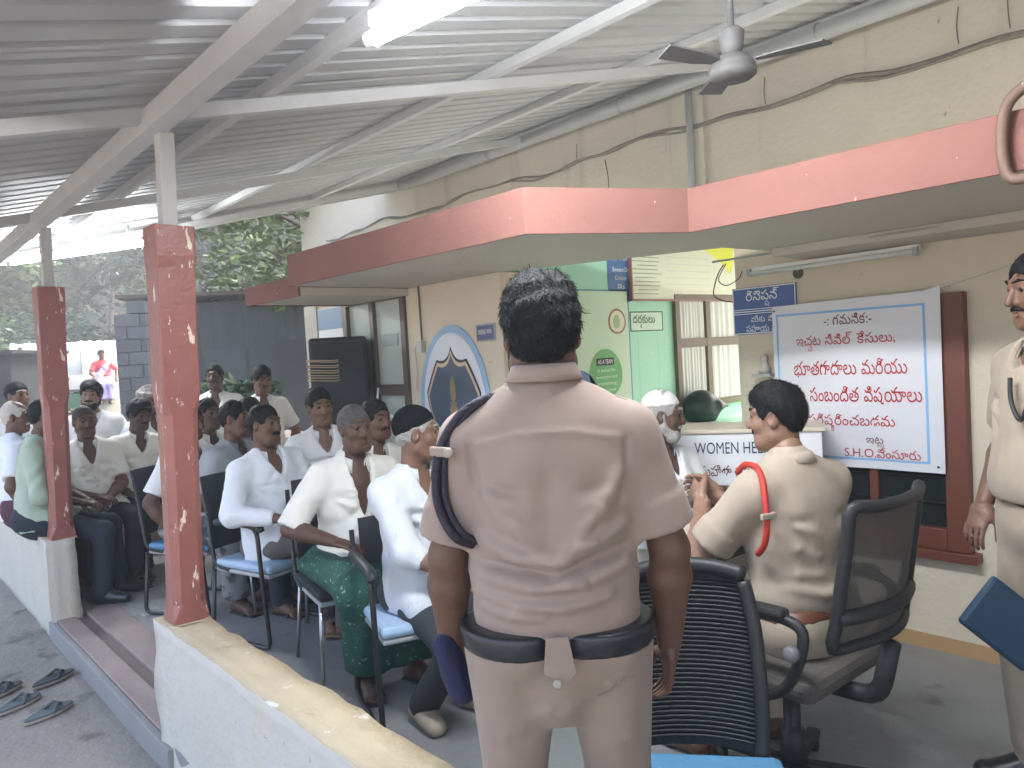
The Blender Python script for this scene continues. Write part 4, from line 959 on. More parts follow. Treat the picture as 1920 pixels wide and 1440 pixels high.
# unlit tube light, conduit, wires, hook on the main wall
tl_ = thing('unlit_tube_light', 'unlit tube light batten under the canopy by the right wall', 'tube light', (3.7, 1.9, 1.92))
MB().bar((3.79, 2.30, 1.905), (3.79, 1.42, 1.912), .03, .025).build('batten', WPRINT, tl_, bevel=.003); MB().tube([(3.765, 2.28, 1.885), (3.765, 1.44, 1.892)], .013, 10).build('tube', mat('opal_tube', (.6, .62, .62), .25), tl_, smooth=True)
for y in (2.29, 1.43): MB().box((3.77, y, 1.892), (.03, .02, .04)).build('cap', GREYP, tl_)
ck = thing('wall_hook', 'round rusty hole with small hook high on the right wall', 'hook', (XW, 2.05, 1.87))
MB().lathe([(.0, 0), (.028, 0), (.03, .004), (.024, .008), (0, .006)], (XW-.001, 2.05, 1.865), 16, Matrix.Rotation(-math.pi/2, 3, 'Y')).build('plate', mat('rusty_dark', (.10, .08, .065), .8, .3, 40), ck, smooth=True); MB().tube(spl([(XW-.012, 2.05, 1.87), (XW-.03, 2.03, 1.885), (XW-.012, 2.005, 1.895)]), .004, 6).build('hook', CHROME, ck)
def wire(label, pts, r, mt=BLACKT, n=6, name='wire', cat='wire'): 
    o = MB().tube(spl(pts, n), r, 6).build(name, mt, smooth=True); return tag(o, label, cat)
wire('black wire looping under the canopy corner beside the map', [(3.80, 2.47, 1.96), (3.78, 2.50, 1.90), (3.78, 2.53, 1.80), (3.78, 2.48, 1.76), (3.80, 2.42, 1.745)], .0035)
wire('thin black wire curling right of the canopy corner', [(3.81, 2.46, 1.965), (3.79, 2.50, 1.88), (3.79, 2.45, 1.84), (3.80, 2.38, 1.87), (3.81, 2.36, 1.91)], .0028)
wire('conduit wire running along the canopy soffit to the right', [(3.62, 2.42, 1.962), (3.55, 1.9, 1.955), (3.5, 1.45, 1.955), (3.52, 1.1, 1.955), (3.6, .8, 1.955), (3.835, .78, 1.90), (3.842, .77, 1.6)], .0055, GREYP)
wire('thin dark wire hanging down to the red canopy edge', [(5.57, 4.85, 3.30), (5.2, 4.5, 2.95), (4.0, 3.55, 2.42), (2.0, 2.2, 2.145)], .004)
pts = [(XU-.03+.01*math.sin(i*1.7), -2.9+i*.32, 3.36+.03*math.sin(i*.9)+.018*math.sin(i*2.3)-(.09*math.exp(-((i-15)/2.)**2))) for i in range(42)]
wire('bundle of grey dusty cables sagging along the upper wall', pts, [.034-.024*min(1, i/110) for i in range(165)], mat('dusty_cable', (.20, .18, .155), .9, .3, 30), 4, 'cable_bundle', 'cables')
pts = [(p[0]-.015, p[1]+.1, p[2]+.012*math.sin(i*1.1)-.01) for i, p in enumerate(pts)]
wire('second grey cable twisted round the bundle on the upper wall', pts, .010, MATS['dusty_cable'], 4, 'cable_bundle', 'cables')
for i, (y, l) in enumerate(((.35, .16), (.62, .2), (.8, .13), (1.05, .22), (1.25, .16), (2.2, .14), (3.6, .12))):
    yy = y*1.45; wire('thin dark drip wire %s on the upper wall' % ('nearest the right edge', 'second from the right edge', 'third from the right edge', 'fourth from the right edge', 'just right of the fan', 'left of the fan', 'farthest left')[i], [(XU-.012, yy, 3.36), (XU-.010, yy+.01, 3.36+l*.7), (XU-.012, yy-.005, 3.36+l*1.45)], .004, MATS['dusty_cable'])
wire('thick brown hose looped over the right end of the red canopy', [(2.50, .50, 2.20), (2.545, .62, 2.205), (2.56, .70, 2.17), (2.565, .725, 2.10), (2.565, .725, 2.0), (2.56, .70, 1.945), (2.55, .62, 1.95), (2.54, .5, 1.99)], .017, mat('brown_hose', (.16, .10, .075), .7, .2, 20), 8, 'hose', 'hose')
idl = thing('small_idol', 'tiny pale figure ornament on the wall above the officer', 'ornament', (XW, 2.24, 1.37))
MB().lathe([(.0, 0), (.030, 0), (.034, .02), (.024, .05), (.018, .06), (.022, .075), (.02, .09), (.008, .105), (0, .108)], (XW-.045, 2.245, 1.34), 14).build('figure', mat('pale_clay', (.45, .42, .38), .7), idl, smooth=True); MB().bb((XW-.09, 2.19, 1.325), (XW-.001, 2.30, 1.339)).build('shelf', GREYP, idl)
# ceiling fan
fn = thing('ceiling_fan', 'dusty grey ceiling fan hanging under the roof at right', 'fan', (2.42, 1.50, 2.45)); DUST = mat('dusty_grey', (.085, .082, .08), .7, .2, 20)
FX, FY, FZ = 2.42, 1.50, 2.44
MB().lathe([(.0, 0), (.065, .0), (.080, .012), (.082, .03), (.076, .036), (.078, .045), (.073, .055), (.055, .075), (.045, .08), (0, .08)], (FX, FY, FZ), 28).build('motor', DUST, fn, smooth=True); MB().lathe([(0, .08), (.028, .08), (.04, .11), (.045, .16), (.03, .175), (.012, .18), (.012, .42), (.05, .43), (.055, .5), (0, .5)], (FX, FY, FZ), 18).build('downrod', DUST, fn, smooth=True)
for k in range(3):
    a = -YAW+R(90+120*k); d = Vector((math.cos(a), math.sin(a), 0)); n_ = Vector((-d.y, d.x, 0)); P0 = Vector((FX, FY, FZ+.05)); m_ = MB()
    V = [P0+d*r_+n_*w_+Vector((0, 0, .006*q+w_*.12)) for q in (0, 1) for (r_, w_) in ((.08, -.02), (.16, -.04), (.30, -.045), (.32, .04), (.16, .035), (.08, .02))]
    m_.add(V, [tuple(range(6))[::-1], tuple(range(6, 12))]+[(i, (i+1) % 6, 6+(i+1) % 6, 6+i) for i in range(6)]).build('blade', DUST, fn)
# lit tube lights hung under the roof
def lamp(label, a, b, r=.016, drop=.05):
    a, b = Vector(a), Vector(b); t = thing('tube_light', label, 'tube light', (a+b)/2, group='lit tube lights'); u = Vector((0, 0, drop))
    MB().bar(a+u, b+u, .05, .045).build('batten', WPRINT, t, bevel=.004); MB().tube([a, b], r, 14).build('tube', LAMP, t, smooth=True)
    d = (b-a).normalized()
    for p, s_ in ((a, -1), (b, 1)): MB().tube([p+d*s_*.001, p+d*s_*.03], r+.003, 12).build('end_cap', WPRINT, t)
    for f_ in (.2, .8): p = a+(b-a)*f_; MB().box(p+Vector((0, 0, drop+.08)), (.02, .02, .12)).build('bracket', STEELW, t)
lamp('bright lit tube light at the top close to the camera', (1.285, 2.00, 2.50), (1.47, .85, 2.50), .022)
lamp('long lit tube light at the far left end of the roof', (1.15, 7.6, 2.53), (2.33, 7.6, 2.76), .022)
# ------------------------------------------------------------------ chairs, desk, table, speaker
def visitor_chair(label, pos, yaw, seatm=BLUEP, arms=True, legs='sled', group='visitor chairs', bh=.42, bwd=.225):
    t = thing('visitor_chair', label, 'chair', (*pos, 0), -yaw, group)
    B = lambda mb_, n, mt, **k: mb_.build(n, mt, t, world=False, **k)
    for q in (-1, 1):
        x = .255*q
        if legs == 'sled':
            B(MB().tube(rnd([(x, -.20, .40), (x, -.25, .014), (x, .25, .014), (x, .215, .40), (x, .20, .66), (x, .12, .675)], .05), .0125, 8), 'side_frame', BLACKM, smooth=True)
        else:
            B(MB().tube([(x*.85, .20, .42), (x*.95, .25, .0)], .010, 8), 'leg', CHROME, smooth=True); B(MB().tube([(x*.85, -.18, .42), (x*.95, -.25, .0)], .010, 8), 'leg', CHROME, smooth=True)
        if arms: B(MB().tube(spl([(x, .235, .650), (x, .20, .678), (x, .0, .685), (x, -.16, .675)]), [.018]+[.022]*17+[.018], 10), 'armrest', BLACKP, smooth=True)
        B(MB().tube(rnd([(x*.88, -.10, .40), (x*.9, -.23, .42), (x*.9, -.25-.09*bh, .46+bh)], .05), .012, 8), 'back_post', BLACKM, smooth=True)
    B(MB().box((0, .01, .395), (.46, .46, .025)), 'seat_pan', GREYP, bevel=.01); B(MB().box((0, .015, .433), (.47, .47, .048)), 'seat', seatm, bevel=.02)
    m_ = MB(); n = 10; V = []
    for j in range(n+1):
        z = .50+bh*j/n
        for i in range(n+1):
            u = i/n*2-1; V.append((u*bwd, -.245-.06*(j/n)-.03*(1-u*u), z))
    nn = len(V); V += [(p[0], p[1]-.018, p[2]) for p in V]; F = [(j*11+i, j*11+i+1, (j+1)*11+i+1, (j+1)*11+i) for j in range(n) for i in range(n)]
    F2_ = [tuple(nn+q for q in f_) for f_ in F]; F = [f_[::-1] for f_ in F]
    rim = [i for i in range(11)]+[j*11+10 for j in range(1, 11)]+[110+i for i in range(9, -1, -1)]+[j*11 for j in range(9, 0, -1)]
    F += F2_+[(rim[k], rim[(k+1) % len(rim)], nn+rim[(k+1) % len(rim)], nn+rim[k]) for k in range(len(rim))]
    B(m_.add(V, F), 'backrest', DARKFAB, smooth=False)
    return t
visitor_chair('black armchair with light blue seat under the man in black cap', (1.86, 2.82), R(198), bh=.30, bwd=.19)
visitor_chair('chair on thin steel legs under the man in green lungi', (1.90, 3.50), R(192), legs='four', arms=False, seatm=DARKFAB, bwd=.2)
visitor_chair('black armchair with light blue seat under the moustached man in long sleeves', (1.83, 4.28), R(165))
visitor_chair('dark backed chair with blue seat half behind the near red post', (1.72, 5.15), R(150), arms=False, seatm=BLUED)
visitor_chair('chair under the man in grey shirt behind the near post', (1.92, 4.95), R(150), arms=False, seatm=BLUED, legs='four')
visitor_chair('chair against the wall under the man beside the loudspeaker', (2.29, 4.42), R(195), arms=False, seatm=BLUED, legs='four')
visitor_chair('chair under the man peering over the V-necked man', (2.30, 3.95), R(185), arms=False, seatm=BLUED, legs='four')
visitor_chair('chair under the man whose head is mostly hidden', (2.2, 5.35), R(160), arms=False, seatm=BLUED, legs='four')
visitor_chair('chair under the white capped man at the desk', (2.86, 2.33), R(192), arms=False, seatm=BLUED, legs='four')
# empty chair facing the camera: ribbed mesh back, blue seat
ec = thing('empty_chair', 'empty black ribbed back chair with blue seat beside the standing officer', 'chair', (1.545, 1.15, 0), -R(232))
B = lambda mb_, n, mt, **k: mb_.build(n, mt, ec, world=False, **k)
def bk(u, z): z -= .085; return (u*.185*(1-.10*max(0, (z-.65)/.2)), -.215-.20*(z-.37)-.045*(1-u*u), z)
for q in (-1, 1): B(MB().tube(spl([bk(q*1.0, .47), bk(q*1.04, .6), bk(q*1.04, .8), bk(q*.98, .93)], 5), .020, 8), 'back_post', BLACKP, smooth=True)
B(MB().tube(spl([bk(u, .95+.015*(1-u*u)) for u in np.linspace(-1, 1, 9)], 3), .024, 8), 'top_rail', BLACKP, smooth=True)
for j in range(34):
    z = .50+.43*j/34; B(MB().tube([bk(u, z) for u in np.linspace(-1, 1, 9)], .0042, 5), 'back_rib', BLACKP, smooth=True)
m_ = MB(); V = [(p[0], p[1]-.012, p[2]) for z in np.linspace(.47, .945, 8) for p in [bk(u, z) for u in np.linspace(-1, 1, 9)]]
B(m_.add(V, [(j*9+i, j*9+i+1, (j+1)*9+i+1, (j+1)*9+i) for j in range(7) for i in range(8)]), 'back_mesh', DARKFAB, smooth=True)
B(MB().box((0, .03, .365), (.47, .48, .07)), 'seat', BLUED, bevel=.025); B(MB().box((0, .03, .335), (.46, .46, .028)), 'seat_pan', BLACKP, bevel=.01)
for q in (-1, 1):
    B(MB().tube(rnd([(.22*q, -.18, .33), (.24*q, -.24, .014), (.24*q, .24, .014), (.22*q, .20, .33)], .05), .0125, 8), 'side_frame', BLACKM, smooth=True)
# officer's swivel chair
oc = thing('office_chair', 'black mesh backed swivel chair of the seated officer', 'chair', (2.32, 1.325, 0), -R(2))
B = lambda mb_, n, mt, **k: mb_.build(n, mt, oc, world=False, **k)
MESHB = mat('grey_brown_mesh', (.075, .070, .062), .8, .1, 40, .25, 220, alpha=.88)
for k in range(5):
    a = 2*math.pi*k/5+.3; d = Vector((math.cos(a), math.sin(a), 0)); B(MB().bar(Vector((0, 0, .10)), d*.30+Vector((0, 0, .075)), .045, .035), 'base_arm', BLACKP, bevel=.008)
    B(MB().lathe([(0, -.012), (.026, -.012), (.028, 0), (.026, .012), (0, .012)], d*.30+Vector((0, 0, .03)), 14, Matrix.Rotation(a, 3, 'Z') @ Matrix.Rotation(math.pi/2, 3, 'X')), 'castor', BLACKP, smooth=True)
B(MB().lathe([(0, .08), (.045, .08), (.04, .22), (.028, .225), (.028, .40), (.05, .41), (0, .41)], (0, 0, 0), 16), 'gas_column', BLACKP, smooth=True)
B(MB().box((0, 0, .415), (.22, .26, .045)), 'mechanism', BLACKP, bevel=.01)
m_ = MB(); B(m_.box((0, .03, .475), (.50, .50, .075)), 'seat', mat('brown_grey_cushion', (.085, .075, .066), .85, .1, 20, .2, 150), bevel=.03)
def ob(u, z): return (u*(.225-.03*(z-.62)), -.265-.16*(z-.55)-.055*(1-u*u), z)
loop = [ob(u, .63) for u in np.linspace(-1, 1, 7)]+[ob(1, z) for z in (.70, .8, .95)]+[ob(u, 1.04) for u in np.linspace(1, -1, 7)]+[ob(-1, z) for z in (.95, .8, .70)]
B(MB().tube(spl(loop, 3, True), .019, 8, closed=True), 'back_frame', BLACKP, smooth=True)
V = [ob(u, z) for z in np.linspace(.635, 1.035, 9) for u in np.linspace(-.99, .99, 11)]
B(MB().add(V, [(j*11+i, j*11+i+1, (j+1)*11+i+1, (j+1)*11+i) for j in range(8) for i in range(10)]), 'back_mesh', MESHB, smooth=True)
B(MB().tube([ob(u, .72) for u in np.linspace(-1, 1, 9)], .026, 8), 'lumbar_bar', BLACKP, smooth=True)
B(MB().tube(rnd([(0, -.05, .41), (0, -.30, .42), (0, -.34, .60)], .06), .03, 8), 'back_stem', BLACKP, smooth=True)
for q in (-1, 1):
    x = .285*q
    B(MB().tube(spl([(x, -.02, .43), (x*1.02, .14, .47), (x*1.03, .19, .60), (x*1.03, .17, .675), (x*1.0, .0, .70), (x*.98, -.16, .705), (x*.98, -.22, .66), (x*1.0, -.16, .50), (x, -.02, .43)], 5), .017, 8), 'arm_loop', BLACKP, smooth=True)
    B(MB().box((x*1.0, .0, .722), (.055, .34, .03)), 'arm_pad', BLACKP, bevel=.012)
B(MB().lathe([(0, 0), (.022, 0), (.024, .02), (.018, .03), (0, .03)], (-.30, -.20, .62), 14, Matrix.Rotation(-math.pi/2, 3, 'Y')), 'knob', mat('knob_grey', (.16, .16, .165), .5), smooth=True)
# table in front of the officer and the help desk with its lettering
tb = thing('table', 'cream topped table in front of the seated officer', 'table', (2.78, 2.0, 0))
MB().bb((2.30, 1.69, .765), (3.02, 2.10, .795)).build('top', TABLE, tb, bevel=.005)
for (x, y) in ((2.34, 1.73), (2.98, 1.73), (2.34, 2.06), (2.98, 2.06)): MB().box((x, y, .382), (.045, .045, .764)).build('leg', BLACKP, tb)
MB().bb((2.37, 1.735, .66), (2.95, 1.75, .763)).build('apron', BLACKP, tb)
hk = thing('help_desk', 'white help desk counter with WOMEN lettering behind the officer', 'counter', (3.1, 2.0, 0))
A_, B_ = Vector((3.05, 2.58, 0)), Vector((3.52, 1.79, 0)); dX = (B_-A_).normalized(); dN = Vector((dX.y, -dX.x, 0)); dN = dN if dN.x < 0 else -dN
c_ = (A_+B_)/2-dN*.17; ang = math.atan2(dX.y, dX.x)
MB().box((c_.x, c_.y, .940), ((B_-A_).length, .34, .262), ang).build('panel', WPRINT, hk, bevel=.004); MB().box((c_.x, c_.y, 1.082), ((B_-A_).length+.03, .37, .02), ang).build('top', TABLE, hk, bevel=.003)
MB().box((c_.x, c_.y, .404), ((B_-A_).length-.06, .30, .808), ang).build('base', GREYP, hk)
def DF(t, z, off=.002): p = A_+dX*t+dN*off; return ((p.x, p.y, z), tuple(dX), (0, 0, 1), tuple(dN))
lettering('WOMEN HELP DESK', DF(.57, .998), .50, NAVY, hk, height=.058, bold=.03); lettering('మ|హి|ళా| |స|హా|య', DF(.51, .885), .34, mat('maroon_lettering', (.09, .02, .02), .5), hk, height=.058)
hm = thing('helmet', 'dark green glossy helmet resting on the lobby window ledge', 'helmet', (4.35, 3.05, 1.0)); HG = mat('helmet_green', (.012, .03, .026), .4, .1, 5)
f = Field(npv(-.2, -.2, -.03), npv(.2, .2, .28), .009); f.ell(npv(0, 0, .085), npv(.115, .125, .125), .01); f.cone(npv(0, -.10, .10), .05, npv(0, -.17, .09), .02, .03, side=(1, 0, 0), ratio=2.2); f.ell(npv(.02, -.14, .05), npv(.09, .06, .055), .01, sub=True); f.half(npv(0, 0, .0), (0, 0, -1))
mesh_obj('shell', f.mesh(), HG, hm); hm.rotation_euler = (0, 0, R(60))
bl = tag(MB().bb((4.2, 2.86, .96), (5.2, YG-.001, .998)).build('ledge', GREEN, bevel=.004), 'green painted ledge under the lobby window', 'ledge')
# loudspeaker on its stand, tied with cord
sp_ = thing('loudspeaker', 'black loudspeaker wound with cord standing in front of glass door', 'loudspeaker', (2.54, 4.64, 0), R(-32))
B = lambda mb_, n, mt, **k: mb_.build(n, mt, sp_, world=False, **k)
poly = [(-.19, -.15), (.19, -.15), (.14, .14), (-.14, .14)]
B(MB().prism(poly, ((0, 0, 0), (1, 0, 0), (0, 1, 0), (0, 0, 1)), 1.12, 1.70), 'cabinet', BLACKP, bevel=.02); B(MB().box((0, -.156, 1.41), (.33, .012, .50)), 'grille', DARKFAB, bevel=.004)
for i in range(9): z = 1.42+.017*i+.004*math.sin(i*3); B(MB().tube(spl([(-.20, -.05, z), (-.19, -.163, z+.006), (-.03, -.168, z-.004), (.0, -.166, z+.003)]), .0035, 5), 'cord', mat('tan_cord', (.35, .28, .18), .8), smooth=True)
B(MB().tube([(0, 0, .3), (0, 0, 1.12)], .018, 10), 'pole', BLACKM, smooth=True)
for k in range(3): a = 2.09*k+.5; B(MB().tube([(0, 0, .62), (.3*math.cos(a), .3*math.sin(a), .012)], .011, 8), 'leg', BLACKM, smooth=True)
# slippers left on the concrete
def slipper(label, x, y, a, mt, L_=.25, flip=False):
    t = thing('slipper', label, 'slipper', (x, y, -.115), a, 'slippers left outside the step'); out_ = []
    for i in range(28):
        th = 2*math.pi*i/28; yy = math.cos(th)*L_/2; w_ = .042+.008*math.cos(th)-.006*math.cos(2*th); out_.append((math.sin(th)*w_+.004*math.cos(th*2), yy))
    FRz = ((0, 0, 0), (1, 0, 0), (0, 1, 0), (0, 0, 1))
    MB().prism(out_, FRz, 0, .014).build('sole', mat('slipper_sole', (.30, .27, .23), .8), t, world=False, bevel=.003); MB().prism([(x_*.97, y_*.98) for x_, y_ in out_], FRz, .0145, .022).build('footbed', mt, t, world=False, bevel=.002)
    g = Field(npv(-.08, -.06, 0), npv(.08, .13, .09), .006)
    for q in (-1, 1): g.cone(npv(.044*q, .0, .02), .008, npv(.02*q, .035, .045), .007, .006, side=(0, 1, 0), ratio=2.4); g.cone(npv(.02*q, .035, .046), .007, npv(0, .065, .030), .006, .006, side=(0, 1, 0), ratio=1.6)
    mesh_obj('strap', g.mesh(), mt, t)
SLB, SLT = mat('charcoal_rubber', (.045, .05, .058), .7, .2, 20), mat('teal_grey_rubber', (.075, .10, .11), .7, .2, 20)
slipper('charcoal slipper nearest the step with pale sole', .77, 4.83, R(-62), SLB); slipper('charcoal slipper cut by the left picture edge', .53, 4.86, R(-58), SLB)
slipper('teal grey slipper lying behind the nearest slipper', .57, 4.60, R(-60), SLT); slipper('teal grey slipper nearest the camera on the concrete', .665, 4.36, R(-66), SLT)
# ------------------------------------------------------------------ people
WHT = mat('white_cotton', (.73, .735, .75), .85, .04, 4, .2, 220, sheen=.1); WHT2 = mat('cream_white_cotton', (.73, .715, .67), .85, .04, 4, .2, 220, sheen=.1)
WHT3 = mat('blue_white_cotton', (.70, .735, .80), .85, .04, 4, .2, 220, sheen=.1); GRYS = mat('grey_cotton', (.33, .345, .37), .85, .06, 4, .2, 220)
MINT = mat('pale_green_cotton', (.36, .45, .36), .85, .06, 4, .2, 220); DNAVY = mat('dark_navy_cloth', (.022, .030, .045), .85, .15, 6, .2, 200); DGREY = mat('dark_grey_cloth', (.035, .038, .042), .85, .15, 6, .2, 200)
DENIM = mat('blue_denim', (.035, .06, .10), .85, .2, 8, .3, 200); GBROWN = mat('grey_brown_cloth', (.115, .105, .095), .85, .15, 6, .2, 200); MAROON = mat('maroon_cloth', (.075, .028, .04), .85, .2, 8, .2, 200)
LUNGI = mat('green_printed_lungi', (.022, .085, .06), .85, .2, 8, .2, 200, layers=[((.20, .36, .30), 42, .605, .03, (1, 1, 1))]); CHECK = mat('checked_lungi', (.20, .20, .21), .85, .3, 5, .2, 200, layers=[((.05, .05, .06), 9, .52, .06, (1, 1, 1))])
CREAMC = mat('cream_dhoti', (.50, .45, .37), .85, .06, 4, .2, 220); CAPB = mat('black_knit_cap', (.008, .009, .011), .95, .15, 30, .3, 180, spec=.05); CAPW = mat('white_skull_cap', (.66, .65, .62), .85, .05, 20, .25, 180); TURB = mat('grey_turban', (.22, .20, .19), .9, .12, 8, .25, 160)
S1 = ((.125, .064, .042), 'brown'); S2 = ((.095, .050, .034), 'dark_brown'); S3 = ((.165, .088, .058), 'medium_brown'); S4 = ((.23, .13, .088), 'light_brown')
def head_piece(root, J, name, fn, mt, hh=.006, s=1.):
    f = Field(npv(-.17, -.2, -.12)*s, npv(.17, .17, .2)*s, hh); fn(f); v, q = f.mesh(); return mesh_obj(name, (v @ J['hd'].T+J['hc'], q), mt, root)
def cap_fn(f):
    f.ell(npv(0, -.022, .040), npv(.088, .108, .096), .01); f.rip(.0012, 120, 4); f.half(npv(0, .02, .045), (0, .42, -1))
def scap_fn(f):
    f.ell(npv(0, -.018, .042), npv(.085, .104, .090), .01); f.half(npv(0, .0, .055), (0, .12, -1))
def turban_fn(f):
    for k in range(7):
        z = .035+.014*k; r = .094-.003*k-.0009*k*k; P = [npv(r*math.cos(t), -.018+r*1.18*math.sin(t), z+.018*math.sin(t*1+k*1.1)) for t in np.linspace(0, 2*math.pi, 13)]
        for i in range(12): f.cone(P[i], .017, P[i+1], .017, .010)
    f.ell(npv(0, -.02, .085), npv(.075, .09, .06), .02); f.cone(npv(-.06, -.09, .05), .028, npv(-.09, -.13, -.06), .016, .02); f.rip(.002, 90, 3)
def belt(root, J, fat=1., s=1., wz=.05, mt=BELT, wd=.024):
    T = J['T']; ta = J['ta']; lo = T(0, 0, wz)-.3; hi = T(0, 0, wz)+.3; f = Field(lo, hi, .0075)
    f.cone(T(0, -.004, wz-.06), (.112*fat+.023)*s, T(0, -.004, wz+.06), (.110*fat+.022)*s, .02, side=J['xa'], ratio=1.34); f.half(T(0, 0, wz+wd), ta, .006); f.half(T(0, 0, wz-wd), -ta, .006)
    return mesh_obj('belt', f.mesh(), mt, root)
# --- standing officer in the middle, seen from behind
R_, J = person('khaki uniformed officer standing with his back to the camera', (1.215, 1.275), R(44), s=1.0, h=.0068, hh=.0042, hand_h=.004, sk=S1, fat=1.12, hips=1.11, wz=-.035, beltm=BELT, beltw=.030, shz=.405, col_up=.044, trap=1, wst=.91, neckl=.150, fk=2.9, hs=1.04, front=False, shirt=KHAKI, tuck=True, sleeve='half', rollcuff=True, bottoms=KHAKI2, foot='shoe', open_neck=0, hair='quiff', strand=5200, seed=21, cloth=.0016, neckf=.012,
    hl=(-.262, .075, .80), hr=(.262, .055, .82), el=(-.75, -.55, 0), er=(.75, -.55, 0), th_l=(.3, 1, 0), th_r=(-.3, 1, 0), palm_l=(1, 0, 0), palm_r=(-1, 0, 0), curl=(.6, .4), fl=(-.135, .02, .085), fr=(.135, .0, .085),
    folds=[([(-.16, -.09, .20), (-.08, -.13, .165), (.0, -.135, .15), (.03, -.135, .155)], .014, .010), ([(-.15, -.1, .115), (-.05, -.13, .10), (.06, -.13, .105), (.15, -.09, .13)], .013, .011),
           ([(-.16, -.09, .075), (-.08, -.125, .06), (.02, -.13, .055), (.12, -.11, .07)], .012, .010), ([(.03, -.135, .175), (.09, -.13, .19), (.15, -.09, .215)], .013, .010), ([(-.14, -.1, .30), (-.10, -.125, .24), (-.04, -.135, .19)], .016, .009),
           ([(.15, -.09, .33), (.11, -.12, .26), (.05, -.135, .20)], .016, .009), ([(-.15, -.09, .145), (-.07, -.13, .135), (.0, -.135, .125)], .010, -.008), ([(.02, -.135, .13), (.09, -.125, .15), (.15, -.09, .165)], .010, -.008), ([(-.16, -.08, .045), (-.10, -.12, .035), (-.03, -.13, .032)], .010, .008),
           ([(.0, -.14, .36), (-.01, -.14, .28), (.0, -.14, .20)], .03, -.004), ([(.160, -.03, .455), (.172, -.08, .40), (.165, -.10, .33), (.150, -.08, .27)], .0075, -.0035), ([(-.160, -.03, .455), (-.172, -.08, .40), (-.165, -.10, .33), (-.150, -.08, .27)], .0075, -.0035), ([(.155, -.09, .405), (.06, -.115, .425), (0, -.118, .428), (-.06, -.115, .425), (-.155, -.09, .405)], .005, .0035)],
    pfolds=[([(-.02, -.17, .90), (-.015, -.185, .82), (-.01, -.15, .74)], .009, -.012), ([(-.03, -.15, .735), (-.08, -.16, .70), (-.13, -.13, .67)], .012, .014), ([(.02, -.15, .745), (.07, -.165, .765), (.11, -.15, .80)], .012, .012), ([(-.03, -.13, .70), (-.09, -.14, .655), (-.15, -.10, .63)], .012, -.012),
            ([(-.10, -.17, .83), (-.08, -.175, .79), (-.06, -.165, .75)], .012, -.008), ([(.03, -.12, .68), (.08, -.13, .64), (.15, -.1, .655)], .012, .012), ([(.05, -.16, .74), (.10, -.155, .76), (.15, -.12, .80)], .010, -.009)])
T = J['T']
def lm(mb_, n, mt, **k): return mb_.build(n, mt, R_, world=False, **k)
cord = [T(-.12, -.035, .505), T(-.185, -.060, .475), T(-.238, -.074, .40), T(-.252, -.078, .32), T(-.245, -.085, .26), T(-.215, -.095, .205), T(-.178, -.075, .18)]
PURP = mat('dark_purple_cord', (.018, .014, .024), .55, .15, 30, .3, 150); lm(MB().tube(spl(cord, 6), .0105, 8), 'lanyard', PURP, smooth=True); lm(MB().tube(spl([p+npv(.018, .004, .004) for p in cord], 6), .0085, 8), 'lanyard', PURP, smooth=True)
lm(MB().box(T(-.236, -.088, .392), (.066, .012, .022), R(-42)), 'cord_strap', KHAKI, bevel=.004); lm(MB().lathe([(0, 0), (.010, 0), (.011, .003), (.007, .005), (0, .004)], T(-.216, -.113, .392), 14, Matrix.Rotation(math.pi/2, 3, 'X')), 'button', mat('cream_button', (.34, .29, .24), .4), smooth=True)
for q in (-1, 1): lm(MB().bar(T(.085*q, -.010, .512), T(.185*q, -.014, .476), .048, .010), 'epaulette', mat('epaulette_dark', (.06, .055, .045), .7), bevel=.004)
yb = -.165
lm(MB().prism([(-.026, .034), (.022, .034), (.034, -.042), (.012, -.066), (-.034, -.042)], (T(0, yb-.004, -.035), (1, 0, 0), (0, .06, 1), (0, -1, .06)), 0, .006), 'belt_loop', KHAKI2, bevel=.002)
lm(MB().lathe([(0, 0), (.0095, 0), (.0105, .003), (.006, .005), (0, .004)], T(-.006, yb-.024, -.093), 14, Matrix.Rotation(math.pi/2, 3, 'X')), 'button', MATS['cream_button'], smooth=True)
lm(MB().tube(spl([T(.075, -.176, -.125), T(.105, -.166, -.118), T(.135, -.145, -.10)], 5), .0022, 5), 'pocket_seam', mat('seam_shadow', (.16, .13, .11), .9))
for q in (): lm(MB().prism(rect(.006, .056), (T(-.110, -.138, -.035), (.8, -.6, 0), (0, 0, 1), (-.6, -.8, 0)), 0, .014), 'keeper', WPRINT)
hp = J['hw'][-1]; v, q = Field(hp-.2, hp+.2, .007).cone(hp+npv(-.012, -.02, .03), .030, hp+npv(.012, .02, -.10), .036, .01, side=(0, 1, 0), ratio=1.5).rip(.004, 50, 8).mesh()
c_ = mesh_obj('folded_cap', (v, q), mat('navy_cloth_cap', (.018, .02, .06), .85, .15, 20), None); c_.matrix_world = PM(R_); tag(c_, 'folded dark navy cap held in the standing officer left hand', 'cap')
